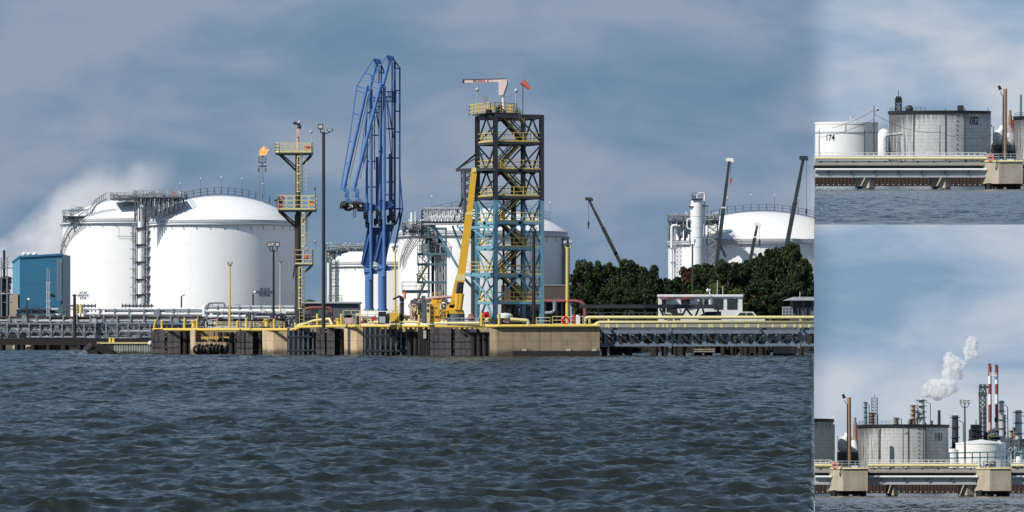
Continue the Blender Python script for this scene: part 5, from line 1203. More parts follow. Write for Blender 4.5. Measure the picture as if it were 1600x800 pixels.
a = A(672, 470, 552); t = thing('gangway_tower', 'open blue-grey tower hung with dark cylinders below the gangway end', 'tower', a); k = a.k
mb = MB()
for x in (669.5, 696.5):
    for d in (0, 2.2): mb.bar(a(x,500,d), a(x,357,d), .2)
for y in (357, 397, 413, 441, 470):
    for d in (0, 2.2): mb.bar(a(652 if y > 390 else 669,y,d), a(698,y,d), .28)
mb.bar(a(669,413), a(652,397), .12); mb.bar(a(669,441), a(650,428), .14); mb.build('frame', 'teal', t)
mb = MB(); mb.lattice(a(664.5,372,.6), a(664.5,328,.6), .9, 1., 7, .12, .08); mb.box(a(662,0).x, a(690,0).x, -.3, 2., a(0,372).z, a(0,370).z); mb.build('ladder_frame', 'galv2', t)
mb = MB(); mb.tube(a(676,468,1), a(676,400,1), 2.3*k, n=14); mb.tube(a(668,380,1), a(668,373,1), .3, n=10); mb.tube(a(672,380,1), a(672,373,1), .3, n=10); mb.tube(a(688,380,1), a(688,373,1), .3, n=10); mb.build('cylinder', 'black', t)
mb = MB(); [mb.tube(a(x,468,.5+.3*(i%3)), a(x,382,.5+.3*(i%3)), .07+.04*(i%2), n=8) for i, x in enumerate((680.5, 683, 685.5, 688, 690.5, 693))]; clutter(mb, a, 666, 695, 373, 400, 50, 31, (.05,.12), 2); mb.build('hose_bundle', 'galv', t)
mb = MB(); mb.rail([a(652,413,0), a(652,413,2)], 1.1, 1, .08); mb.rail([a(652,397,0), a(669,397,0)], 1.1, 1, .08); mb.rail([a(652,441,0), a(669,441,0)], 1.1, 1, .08); mb.bar(a(653,442), a(656,372), .1); mb.bar(a(660,442), a(660,375), .1)
mb.stair(a(652,441,1), a(668,413,1), .6, treads=False); mb.stair(a(652,470,1), a(664,441,1), .6, treads=False); mb.build('side_stair', 'pyellow', t)
mb = MB(); mb.box(a(628,0).x, a(672,0).x, .5, 1.5, a(0,458).z, a(0,453).z); mb.rail([a(628,453,.5), a(672,453,.5)], 1., 1.5, .07); mb.build('bridge', 'galv', t)
# ---------------------------------------------------------------- yellow crane on the jetty
a = A(712, 504, 534); t = thing('yellow_crane', 'yellow hydraulic crane with a long telescopic boom raised beside the tower', 'crane', a); k = a.k
mb = MB(); mb.bar(a(709,482), a(720,432), 1.15, 1.2); mb.bar(a(720,434), a(733,336), .95, 1.0); mb.build('boom', 'cyellow', t)
mb = MB(); mb.bar(a(733,337), a(741,264), .72, .8); mb.build('boom_extension', 'cyellow', t)
mb = MB(); mb.box(a(738.5,0).x, a(744,0).x, -.5, .5, a(0,269).z, a(0,262).z); mb.cbox(a(733.5,334), .98, 1.04, .3); mb.cbox(a(719.5,434), 1.1, 1.22, .7); mb.build('boom_head', 'pyellow', t)
mb = MB(); mb.tube(a(712,480,-.9), a(718.5,441,-.9), .27, n=12); mb.tube(a(718.5,480,-.9), a(721.5,441,-.9), .27, n=12); mb.build('lift_rod', 'black', t)
mb = MB(); mb.tube(a(713.5,484,-.9), a(716,459,-.9), .36, n=12); mb.tube(a(718,484,-.9), a(721,459,-.9), .36, n=12); mb.build('lift_cylinder', 'cyellow', t)
mb = MB(); mb.tube(a(712,504), a(712,490), 14*k, n=24); mb.build('pedestal', 'galv2', t)
mb = MB(); mb.cbox(a(710,487), 34*k*.8, 2, .5); mb.box(a(686,0).x, a(706,0).x, -.8, .8, a(0,487).z, a(0,484).z); mb.tube(a(712,490), a(712,485), 13*k, n=20); mb.cbox(a(708,482), 1.5, 1.2, .9); mb.build('slew_base', 'cyellow', t)
mb = MB(); mb.box(a(667,0).x, a(672,0).x, -1, 1.2, a(0,506).z, a(0,473).z); mb.build('cab_side', 'pyellow', t)
mb = MB(); mb.box(a(672,0).x, a(688,0).x, -.6, 1.2, a(0,506).z, a(0,474).z); mb.box(a(674,0).x, a(690,0).x, 0, 1.2, a(0,474).z, a(0,468).z); mb.build('cab', 'cyellow', t)
mb = MB(); [mb.box(a(x,0).x, a(x+3,0).x, -.64, -.6, a(0,y+3).z, a(0,y).z) for x in (674, 680) for y in (480, 487, 494)]; mb.box(a(667.6,0).x, a(670.6,0).x, -1.04, -1, a(0,479).z, a(0,475).z); mb.box(a(667.6,0).x, a(670.6,0).x, -1.04, -1, a(0,488).z, a(0,483).z); mb.build('vent_panel', 'dgrey', t)
mb = MB(); mb.rail([a(688,506,-1), a(700,506,-1), a(700,506,1)], 1.6, .6, .09, 3); mb.ladder(a(690,506,-1.1), a(690,484,-1.1), .5); mb.rail([a(675,468,-.5), a(690,468,-.5)], .8, .8, .07); mb.cbox(a(684,488,-.9), .5,.5,.9); mb.build('guard_rail', 'cyellow', t)
# ---------------------------------------------------------------- behind the right half of the jetty
a = A(835, 515, 600); t = thing('grey_wall_shelter', 'long brown-grey panelled enclosure right of the tower foot', 'enclosure', a)
mb = MB(); mb.box(a(783,0).x, a(887,0).x, 0, 5, a(0,470).z, a(0,446).z); mb.build('panel_wall', 'brown', t)
mb = MB(); mb.box(a(782,0).x, a(888,0).x, -.1, 5.1, a(0,446).z, a(0,445).z); mb.build('coping', 'lgrey', t)
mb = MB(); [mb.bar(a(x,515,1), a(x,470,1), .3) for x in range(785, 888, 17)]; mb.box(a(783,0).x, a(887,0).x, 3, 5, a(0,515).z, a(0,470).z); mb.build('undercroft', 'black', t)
a = A(840, 515, 590); t = thing('red_pipe', 'faded red overhead pipe bending down beside the trees', 'pipe', a)
mb = MB(); mb.path([a(785,471), a(903,470.5), a(914,476), a(914,515)], .24, 12, 1.2); mb.build('pipe', 'redpipe', t); mb = MB(); [mb.bar(a(x,515), a(x,471), .15) for x in (800, 826, 852, 878)]; mb.build('support', 'dgrey', t)
a = A(866, 515, 586); t = thing('pipe_elbow', 'slate blue pipe elbow hanging below the red pipe', 'pipe', a); mb = MB(); mb.path([a(864,471), a(867,474), a(867,486), a(862,489), a(845,490)], .28, 10, .4); mb.build('pipe', 'galv', t)
a = A(500, 515, 595); t = thing('pipe_portal', 'dark red pipe portal beside the tall floodlight pole', 'pipe frame', a); mb = MB(); mb.path([a(478,483), a(484,481), a(518,481), a(518,508)], .2, 8, .4); mb.path([a(482,508), a(482,483)], .1, 6); mb.build('portal', 'redpipe', t); mb = MB(); mb.bar(a(508,498), a(517,488), .5); mb.box(a(486,0).x, a(497,0).x, 0, 1, a(0,505).z, a(0,484).z); mb.build('machinery', 'dgrey', t)
# dark gangway truss right
a = A(1000, 515, 560); t = thing('steel_gangway', 'long dark steel gangway on trestle legs in front of the trees and cabin', 'gangway', a)
mb = MB(); mb.box(a(905,0).x, a(1032,0).x, 0, 2, a(0,481.5).z, a(0,476).z); mb.box(a(1032,0).x, a(1121,0).x, -.3, 2, a(0,482).z, a(0,475.5).z); mb.build('deck_beam', 'dgrey', t)
mb = MB()
for x in (938.5, 942.5, 957): mb.bar(a(x,508,.5), a(x,481,.5), .22)
for p, q_ in (((965,508),(980,482)), ((978,508),(985,482)), ((986,482),(996,508)), ((1007,482),(1014,508)), ((1031,482),(1040,500)), ((1072,482),(1064,498)), ((1072,482),(1085,498)), ((1092,482),(1085,498)), ((1098,482),(1103,500)), ((1122,482),(1122,498))):
    mb.bar(a(*p,.3), a(*q_,.3), .24)
mb.build('trestle_leg', 'dgrey', t)
a = A(935, 515, 585); t = thing('shore_railing', 'thin dark railing on the shore below the trees', 'railing', a); mb = MB(); mb.rail([a(915,500), a(1040,500)], 1., 1.8, .06, 1); mb.build('rail', 'galv2', t)
# cabin
a = A(1030, 500, 575); t = thing('site_cabin', 'long white site cabin with dark windows in front of the bushes', 'cabin', a); k = a.k
mb = MB(); mb.box(a(1030,0).x, a(1160,0).x, 0, 4, a(0,508).z, a(0,463).z); mb.build('wall', 'white', t)
mb = MB(); mb.box(a(1028.5,0).x, a(1161,0).x, -.25, 4.2, a(0,463.5).z, a(0,460).z); mb.build('roof', 'white', t)
for x0, x1, y0, y1 in ((1034,1040,468,476), (1064,1070,466,475), (1071,1078,466,475), (1092.5,1097.5,467,476), (1101,1106.5,467,476), (1115,1130,466.5,483.5), (1136,1152,466.5,483.5)):
    mb = MB(); mb.box(a(x0,0).x, a(x1,0).x, -.05, 0.003, a(0,y1).z, a(0,y0).z); w = mb.build('window', 'dgrey', t)
    mb = MB(); mb.box(a(x0+.8,0).x, a(x1-.8,0).x, -.07, -.052, a(0,y1-.8).z, a(0,y0+.8).z); mb.build('pane', 'glass', w)
mb = MB(); mb.prism([a(1033,469,-.1), a(1033,467.5,-.1), a(1052,463.6,-.1), a(1052,465,-.1)], (0,-.8,0)); mb.prism([a(1062,469,-.1), a(1062,467.5,-.1), a(1085,463.6,-.1), a(1085,465,-.1)], (0,-.8,0)); mb.build('awning', 'redpipe', t)
mb = MB(); mb.cbox(a(1099,470,-.2), .25, .3, .5); mb.bar(a(1111,462,-.2), a(1111,475,-.2), .15); mb.cbox(a(1148,466,-.2), .2,.2,.2); mb.build('wall_lamp', 'galv', t)
mb = MB(); mb.tube(a(1121.5,460,1), a(1121.5,438,1), .06, n=5); mb.tube(a(1130,460,1), a(1130,447,1), .05, n=5); mb.build('aerial', 'lgrey', t)
mb = MB(); mb.tube(a(1109.5,460,1), a(1109.5,454,1), .06, n=5); mb.path([a(1105,453), a(1108,456), a(1110,452)], .12, 6); mb.ball(a(1106,453.5), .22, 5); mb.build('roof_camera', 'white', t)
a = A(1110, 500, 562); mb = MB(); mb.prism([a(1092,500), a(1094,493), a(1104,487), a(1127,486.5), a(1127,500)], (0,2,0)); one(mb, 'tarpaulin_stack', 'stack under a dark blue tarpaulin in front of the cabin', 'stack', 'tarp', a)
mb = MB(); b_ = A(1045, 500, 560); clutter(mb, b_, 1036, 1064, 483, 500, 40, 61, (.06, .16), 1.5); o = mb.build('pipe_fittings', 'beige'); o.location = b_.o; o['label'] = 'tan pipe fittings under the dark gangway at the left end of the cabin'; o['category'] = 'pipe fittings'
# pickup
a = A(1164, 506.5, 566); t = thing('pickup_truck', 'white pickup parked right of the cabin, only its roof showing', 'pickup', a); k = a.k
mb = MB(); mb.box(-2.6, 2.6, 0, 1.9, .15, 1.0); mb.prism([(-1.3,.1,1.0), (1.6,.1,1.0), (1.05,.1,1.62), (-.75,.1,1.62)], (0,1.7,0)); mb.build('body', 'white', t)
mb = MB(); mb.prism([(-1.05,.06,1.05), (.1,.06,1.05), (.1,.06,1.5), (-.62,.06,1.5)], (0,.04,0)); mb.prism([(.2,.06,1.05), (1.3,.06,1.05), (.92,.06,1.5), (.2,.06,1.5)], (0,.04,0)); mb.build('window', 'glass', t)
for x in (-1.7, 1.7): mb = MB(); mb.tube((x,-.05,.1), (x,.3,.1), .38, n=16); mb.build('wheel', 'rubber', t)
# shelter far right
a = A(1245, 505, 580); t = thing('open_shelter', 'open-sided grey shelter with a pale lean-to roof at the right edge', 'shelter', a)
mb = MB(); mb.prism([a(1226,469.5,-1), a(1242,464,-1), a(1271,464,-1), a(1271,469.5,-1)], (0,6,0)); mb.build('roof', 'lgrey', t)
mb = MB(); mb.box(a(1238,0).x, a(1271,0).x, 1, 4, a(0,479).z, a(0,470).z); mb.build('fascia', 'dgrey', t)
mb = MB(); [mb.bar(a(x,508,0), a(x,469,0), .2) for x in (1238, 1255, 1270)]; mb.box(a(1238,0).x, a(1271,0).x, 4, 4.2, a(0,508).z, a(0,470).z); mb.build('frame', 'galv2', t)
mb = MB(); [mb.tube(a(x,505,2), a(x,481,2), 1.7*a.k, n=12) for x in (1248, 1254, 1260, 1267)]; mb.build('cylinder', 'lgrey', t)
mb = MB(); mb.box(a(1223,0).x, a(1240,0).x, 0, 1.5, a(0,495).z, a(0,479).z); mb.build('cabinet_row', 'galv', t)
mb = MB(); mb.rail([a(1223,495,-.1), a(1238,495,-.1)], 1.2, .5, .07, 2); mb.tube(a(1250,464), a(1250,456), .06, n=5); mb.build('railing', 'lgrey', t)
# ---------------------------------------------------------------- truss approach bridge with its yellow pipes
a = A(937, 541, 529); t = thing('approach_bridge', 'slate blue truss bridge carrying yellow pipes at the right of the jetty head', 'bridge', a); k = a.k
mb = MB(); XR = 1272
for d in (0, 11):
    mb.bar(a(937,518.5,d), a(XR,518.5,d), .3, .42); mb.bar(a(937,538.8,d), a(XR,538.8,d), .3, .34)
mb.build('chord', 'brushb', t)
mb = MB(); xs = [945.5+19.45*i for i in range(17)]
for d in (0, 11):
    for x in xs: mb.bar(a(x,518,d), a(x,538,d), .28)
mb.bar(a(1050,518), a(1050,538), .25); mb.bar(a(1251,518), a(1251,538), .25)
for x in (1047, 1248): mb.cbox(a(x,518), .35, .5, .9); mb.cbox(a(x,540), .35, .5, .6)
mb.build('vertical', 'brushb', t)
mb = MB()
for d in (0, 11):
    for i in range(16):
        xa, xb = xs[i], xs[i+1]
        if i < 10: mb.bar(a(xa+1,520,d), a(xb-1,537,d), .16)
        else: mb.bar(a(xa+1,537,d), a(xb-1,520,d), .16)
mb.build('diagonal', 'brushb', t)
mb = MB(); mb.box(a(937,0).x, a(XR,0).x, .2, 14, a(0,515.5).z, a(0,511.5).z); mb.build('deck_soffit', 'galv2', t)  # deck carried far back, out of view, to shade the space below
mb = MB(); mb.box(a(937,0).x, a(XR,0).x, 1.5, 5.4, a(0,511.5).z, a(0,502).z); mb.build('roadway_kerb', 'concg', t)
mb = MB(); [mb.tube(a(x,524,3), a(x+90,524,3), .15, n=6) for x in (950, 1060, 1150)]; mb.build('services', 'lgrey', t)
a = A(1100, 500, 528); t = thing('pipe_pair', 'two yellow pipes on short stools along the truss bridge', 'pipes', a)
mb = MB(); mb.path([a(906,508,.6), a(914,508,.6), a(914,496,.6), a(XR,496,.6)], .21, 10, .7); mb.path([a(906,509,-.4), a(929,508.5,-.4), a(935,503.8,-.4), a(XR,503.8,-.4)], .21, 10, .5); mb.build('pipe', 'pyellow', t)
mb = MB(); q = random.Random(12); x = 951
for x in (921, 932, 935, 947, 951, 964, 989, 1004, 1027, 1036, 1042, 1051, 1055, 1070, 1093, 1108, 1112, 1127, 1150, 1165, 1169, 1185, 1207, 1222, 1226, 1241, 1251, 1264):
    up = x%3 == 0; d = .6 if up else -.4; mb.bar(a(x,511.5,d), a(x,496 if up else 503,d), .24); mb.bar(a(x,511,d), a(x,511,.3), .2)
mb.build('stool', 'pyellow', t)
# supports under the bridge
a = A(1226, 557, 540); t = thing('bridge_pier', 'pale concrete pier under the right end of the truss bridge', 'pier', a)
mb = MB(); mb.prism([a(1212,553), a(1240,553), a(1236,541), a(1212,541)], (0,4,0)); mb.build('pier_head', 'concp', t); mb = MB(); [mb.tube(a(x,560,d), a(x,552,d), .35, n=8) for x in (1214, 1222, 1231, 1238) for d in (.5, 3)]; mb.build('pile', 'steelpile', t)
a = A(1100, 557, 545); t = thing('mooring_stage', 'dark piled stage with tan beams in shadow under the truss bridge', 'stage', a)
mb = MB(); mb.box(a(1085,0).x, a(1117,0).x, 0, 2, a(0,551).z, a(0,548.5).z); mb.bar(a(1085,546), a(1117,546), .15); mb.build('beam', 'concp', t)
mb = MB(); q = random.Random(6)
for i in range(46): x = q.uniform(940, 1265); d = q.uniform(1, 8); mb.tube(a(x,562,d), a(x,542,d), q.uniform(.15, .4), n=7)
for i in range(9): x = q.uniform(945, 1230); mb.box(a(x,0).x, a(x+q.uniform(8, 30),0).x, 3, 8, a(0,552).z, a(0,543).z)
mb.build('pile', 'steelpile', t)
# ================================================================ the two other reaches of the river (seen at the right)
PY = 839.
def reach(fr, yb):
    """yb: picture row of this reach's waterline; everything is level in its own frame"""
    off = yb-295                    # rows between this reach and the upper one
    return off
def bridge(fr, off, x0, x1, label, caps=()):
    a = A(x0, 295+off, PY, fr); k = a.k; t = thing('pipe_bridge', label, 'bridge', a, 'concrete approach bridges'); w = (x1-x0)*k
    def z(y): return (295-y)*k
    mb = MB(); mb.box(0, w, 0, 5, z(258.5), z(251)); mb.build('fascia', 'concg', t)
    mb = MB(); [mb.box(x, x+.35, -.03, .0, z(253.5), z(251.6)) for x in np.arange(1, w-.5, 3.1)]; mb.build('scupper', 'black', t)
    mb = MB(); mb.box(0, w, .7, 4.5, z(262.5), z(258.5)); mb.build('soffit', 'dgrey', t)
    mb = MB(); mb.bar((0,.1,z(276)), (w,.1,z(276)), .5, .3); mb.bar((0,.1,z(268)), (w,.1,z(268)), .5, .2); mb.box(0, w, .1, .16, z(277), z(268)); mb.box(0, w, 4.2, 4.3, z(277), z(262)); mb.build('girder', 'lgrey', t)
    mb = MB(); mb.tube((0,-.35,z(265)), (w,-.35,z(265)), .24, n=10); mb.build('pipe', 'white', t)
    mb = MB(); [mb.bar((x,-.35,z(272)), (x+.3,-.35,z(266)), .22) for x in np.arange(2.4, w, 4.5)]; mb.build('pipe_hanger', 'dgrey', t)
    mb = MB(); mb.tube((0,-.1,z(247.5)), (w,-.1,z(247.5)), .26, n=10); mb.build('yellow_pipe', 'pyellow', t)
    mb = MB(); mb.rail([(0,.5,z(251)), (w,.5,z(251))], 12.2*k, 1.15, .11, 1); mb.tube((0,.45,z(243)), (w,.45,z(243)), .1, n=6); mb.build('railing', 'white', t)
    for c0, c1, c2 in caps:
        mb = MB(); X0, X1, X2 = [(c-x0)*k for c in (c0, c1, c2)]
        mb.prism([(X0, 3.5, z(294)), (X1, .3, z(294)), (X2, 1., z(294)), (X2, 4.5, z(294))], (0, 0, 16.5*k)); p = mb.build('pile_cap', 'concp', t)
        mb = MB(); [mb.tube(((c-x0)*k, d, -2), ((c-x0)*k, d, .5), .4, n=8) for c in (c0+6, c1, c2-4) for d in (1.5, 3.5)]; mb.build('pile', 'steelpile', p)
    return t
def pier(fr, off, x0, xm, x1, label):
    a = A(xm, 295+off, PY-3, fr); k = a.k; t = thing('concrete_pier', label, 'pier', a, 'concrete piers'); 
    def z(y): return (295-y)*k
    X0, X1 = (x0-xm)*k, (x1-xm)*k
    mb = MB(); mb.prism([(X0, 3.6, z(287)), (0, 0, z(287)), (X1, .5, z(287)), (X1, 8, z(287)), (X0, 8, z(287))], (0,0,34*k)); mb.build('block', 'concp', t)
    mb = MB(); mb.path([(X0, 3.5, z(252)), (0, -.1, z(252)), (X1, .4, z(252))], .16, 8); mb.build('edge_pipe', 'pyellow', t)
    mb = MB(); [mb.tube((X0+(X1-X0)*f, 1.6+d, -2), (X0+(X1-X0)*f, 1.6+d, z(286)), .55, n=8) for f in (.15, .35, .45, .72, .9) for d in (.4, 3)]; mb.box(X0*.2, X1*.8, 2.5, 6, .3, z(286)); mb.build('pile', 'steelpile', t)
    mb = MB(); mb.rail([(X0,3.5,z(252.5)), (0,.2,z(252.5)), (X1,.7,z(252.5))], 12*k, 1.3, .1, 2); mb.build('railing', 'lgrey', t)
    mb = MB(); clutter(mb, A(0, 0, PY), 0, (x1-x0)*.4, -8, 0, 18, int(x0), (.1, .22), 1.5)
    g = mb.build('valve_gear', 'dgrey', t); g.location = (X0*.6, 2.2, z(252))
    return t
def shore(fr, off, wx0, wx1, seedo):
    yb = 295+off; h = HYF[fr]
    X0 = (wx0-CX)/FPX; X1 = (wx1-CX)/FPX
    d = 2.9*FPX/((351 if fr == 'top' else 815+0)-(h if fr == 'top' else h))
    wave_sheet('river_water', d, 1085, X0, X1, 260, .34, 31+seedo, WM2, fr, 1.5)
    # dyke wall of rusted sheet piles with pale fender heads, then the land
    a = A(wx0, h+EYE*FPX/1080, 1080, fr); k = a.k; w = (wx1-wx0)*k
    t = thing('sheet_pile_wall', 'long red-brown sheet pile river wall under the %s concrete bridge' % ('upper' if fr == 'top' else 'lower'), 'river wall', a, 'sheet pile river walls')
    mb = MB(); x = 0
    while x < w: mb.prism([(x,0,-.5), (x+.2,-.14,-.5), (x+.7,-.14,-.5), (x+.9,0,-.5), (x+.9,.6,-.5), (x,.6,-.5)], (0,0,3.6)); x += .9
    mb.build('piles', 'rust', t)
    mb = MB(); [mb.ball((x, -.9, .25), .16, 4) for x in np.arange(.5, w, 1.35)]; mb.build('fender_head', 'lgrey', t)
    return t
WM2 = WM
def set_ground(fr, wx0, wx1):
    DD = 1152 if fr == 'top' else 1500
    X0 = (wx0-CX)/FPX; X1 = (wx1-CX)/FPX
    mb = MB(); mb.prism([(X0*1080, 1080.7, -2), (X1*1080, 1080.7, -2), (X1*DD, DD, -2), (X0*DD, DD, -2)], (0,0,5.1)); o = mb.build('ground', 'grass', kind='structure'); reg(o, fr)
def grey_tank(fr, cx, half, yrim, ybase, Y, label, num=None, npx=0, npy=0, wid=7.0):
    a = A(cx, ybase, Y, fr); r = half*a.k; h = (ybase-yrim)*a.k; t = thing('oil_tank', label, 'storage tank', a, 'weathered grey oil tanks')
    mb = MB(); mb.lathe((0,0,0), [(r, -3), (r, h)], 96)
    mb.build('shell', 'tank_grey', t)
    mb = MB(); mb.lathe((0,0,0), [(r*.99, h-.45), (r*1.02, h-.45), (r*1.025, h+.35), (r*.985, h+.35), (r*.985, h-.3), (.01, h-.3)], 96); mb.build('rim', 'black', t)
    mb = MB()
    for u, w in ((-.62, .09), (.42, .12), (.02, .06)): mb.bar((r*1.01*math.sin(u), -r*1.01*math.cos(u), -1), (r*1.01*math.sin(u), -r*1.01*math.cos(u), h+(.9 if u > 0 else 0)), w*2, .25)
    for i in range(9): u = .28; mb.cbox((r*1.005*math.sin(u-.02), -r*1.005*math.cos(u), .8+i*h/9.5), .25, .25, .25)
    mb.build('downpipe', 'dgrey', t)
    if num: text(num, 2.3, 'ink', t, r+.05, math.asin((npx-cx)/half), (ybase-npy)*a.k, name='tank_number', sy=1.25)
    mb = MB(); P = [(r*1.0*math.cos(u), r*1.0*math.sin(u), h+.3) for u in [math.pi+.1+i*.1 for i in range(12)]]; mb.rail(P, .9, 1.6, .07, 1); mb.build('rim_railing', 'dgrey', t)
    return t, a, r, h
def stack(fr, px, yb, yt, Y, r, label, m='galv2', cat='column', name='process_column', r2=None, bits=True, grp=None):
    a = A(px, yb, Y, fr); t = thing(name, label, cat, a, grp); k = a.k; h = (yb-yt)*k
    mb = MB(); mb.tube((0,0,-3), (0,0,h), r, r2 or r*.85, 14); mb.build('shell', m, t)
    if bits:
        mb = MB(); q = random.Random(int(px*7))
        for i in range(4): z = h*(.35+.2*i); mb.tube((0,0,z), (0,0,z+.2), r*1.35, n=12)
        mb.path([(r,0,h*.9), (r*2.2,0,h*.85), (r*2.2,0,0)], .12, 6); mb.ladder((-r*1.2,0,0), (-r*1.2,0,h), .5); mb.build('platforms', 'dgrey', t)
    return t
# ---- upper reach
f = 'top'
shore(f, 0, 1273, 1640, 1); set_ground(f, 1273, 1640)
bridge(f, 0, 1273, 1541, 'concrete pipe bridge below the tank numbered 182', ((1338, 1358, 1367), (1457, 1477, 1486)))
pier(f, 0, 1538, 1560, 1598, 'pale concrete pier right of the bridge below tank 182')
bridge(f, 0, 1598, 1640, 'short end of concrete bridge right of the upper pier')
a = A(1322, 243, 1130, f); t, r, zs, zd = tank(A(1322, 245, 1130, f), 49, 193.5, 190, 245, 'low white tank numbered 174 at the left of the upper view', 'white oil tanks', col='white', wind=False, n=80)
a = A(1322, 245, 1130, f)
mb = MB(); mb.lathe((0,0,0), [(r, (245-208)*a.k), (r*1.02, (245-208)*a.k), (r*1.02, (245-206)*a.k), (r, (245-206)*a.k)], 80); mb.build('wind_girder', 'lgrey', t)
text('174', 1.9, 'ink', t, r+.05, math.asin(-28.5/49), (245-216)*a.k, name='tank_number', sy=1.2)
mb = MB(); mb.bar((-10.*a.k*.5, -r, zs), (-5*a.k, -r, zs-12*a.k), .12); mb.build('downpipe', 'redpipe', t)
mb = MB(); mb.cbox((9*a.k, -3, zd+.3), 1.6, 1.4, 1.1); mb.tube((6*a.k,-3,zd), (6*a.k,-3,zd+1.4), .3, n=8); mb.rail([(-20*a.k,-r*.7,zs), (20*a.k,-r*.7,zs)], .9, 2, .07); mb.build('roof_hatch', 'lgrey', t)
a = A(1381, 243, 1150, f); t = thing('pressure_vessel', 'rounded white vessel between tank 174 and tank 182', 'vessel', a); mb = MB(); rr = 11*a.k; mb.lathe((0,0,0), [(rr, 0), (rr, 27*a.k), (rr*.93, 33*a.k), (rr*.7, 38.5*a.k), (rr*.35, 41.5*a.k), (.01, 42.5*a.k)], 40, True); mb.build('shell', 'white', t)
mb = MB(); mb.rail([(-rr*.4,-rr*.4,41*a.k), (rr*.4,-rr*.4,41*a.k)], 1.2, .7, .08); mb.bar((rr*.3,0,42*a.k), (rr*.3,0,49*a.k), .1); mb.build('top_gear', 'galv', t)
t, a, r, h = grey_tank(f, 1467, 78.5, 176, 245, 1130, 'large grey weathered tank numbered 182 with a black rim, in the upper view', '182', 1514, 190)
k = a.k
mb = MB(); mb.lattice((-66*k,-r*.3,h), (-66*k,-r*.3,h+22*k), 1.4, 1.2, 4, .3, .2); mb.bar((-66*k,-r*.3,h+22*k), (-66*k,-r*.3,h+34*k), .14); mb.cbox((-66*k,-r*.3,h+20*k), 1.3, 1, 1.6); mb.build('gauge_tower', 'dgrey', t)
mb = MB(); mb.ball((-50.5*k,-r*.5,h+.8), 1.05, 7); mb.cbox((29*k,-r*.5,h+1.0), 1.6, 1, 1.5); mb.bar((76*k,0,h), (76*k,0,h+1.3), .15); mb.build('vent', 'dgrey', t)
mb = MB(); mb.tube((77.5*k,-1,-1), (77.5*k,-1,h-.3), .42, n=10); mb.cbox((79*k,-1,h*.7), .9, .6, .5); mb.build('riser', 'white', t)
a = A(1397, 245, 1095, f); t = thing('pipe_gantry', 'pale inverted-U pipe gantry in front of the left side of tank 182', 'pipe', a)
mb = MB(); mb.path([a(1383.5,245,1), a(1383.5,213,1), a(1389,210.5,.5), a(1412,208.5), a(1412,251)], .36, 12, 1.0); mb.build('pipe', 'lgrey', t); mb = MB(); mb.bar(a(1404,245), a(1404,213), .2); mb.bar(a(1408,240), a(1404,218), .12); mb.bar(a(1383,237), a(1400,237), .2); mb.build('support', 'galv2', t)
def pole(fr, px, yb, yt, Y, label, m='rust', r=.13, lamp=None, grp='thin poles on the far shore'):
    a = A(px, yb, Y, fr); t = thing('utility_pole', label, 'pole', a, grp); mb = MB(); mb.tube((0,0,-1), a(px,yt), r, r*.7, 8); mb.build('shaft', m, t)
    if lamp: mb = MB(); mb.path([a(px,yt+ (lamp[1]-yt)+4), a(*lamp)], .06, 5); mb.ball(a(*lamp), .33, 5, .7); mb.build('lamp', 'dgrey', t)
pole(f, 1365, 243, 165, 1092, 'tall thin pole with a curved lamp in front of tank 174', lamp=(1371, 172)); pole(f, 1350.5, 243, 202, 1092, 'short thin double pole in front of tank 174')
pole(f, 1468, 243, 196, 1092, 'thin rusty pole in front of the middle of tank 182'); pole(f, 1551.5, 243, 198, 1092, 'thin rusty pole right of tank 182'); pole(f, 1279.5, 243, 203, 1092, 'thin pole at the left edge of the upper view')
a = A(1400, 243, 1092, f); t = thing('overhead_wire', 'sagging wires between the thin poles in front of tank 182', 'wire', a); mb = MB()
def sag(p, q_, s, n=10): return [a(p[0]+(q_[0]-p[0])*i/n, p[1]+(q_[1]-p[1])*i/n+s*4*(i/n)*(1-i/n)) for i in range(n+1)]
for p, q_, s in (((1365,178),(1468,207),9), ((1468,207),(1551,210),8), ((1365,172),(1300,200),3), ((1365,186),(1279,215),4), ((1551,212),(1600,185),2)): mb.path(sag(p,q_,s), .05, 4)
mb.build('wires', 'dgrey', t)
stack(f, 1569.5, 243, 139, 1110, 3.6*1110/FPX, 'tall tan column with a small lamp near its top, in the upper view', 'chim', 'column', 'tan_column', bits=False, grp=None)
a = A(1566.5, 252, PY-1, f); t = thing('lamp_pole', 'thin black lamp pole on the upper pier in front of the tan column', 'lamp pole', a); mb = MB(); mb.tube((0,0,0), a(1566.5,150), .16, .11, 8); mb.path([a(1566.5,150), a(1564,148), a(1562.5,143)], .07, 6); mb.build('shaft', 'black', t); mb = MB(); c = a(1562,140.5); mb.tube(c, c+Vector((-.3,0,.8)), .35, .25, 10); mb.build('lamp', 'black', t)
a = A(1547, 247, PY-3.5, f); life_ring(a, 'orange life ring on the railing of the upper pier', .55, 'orange')
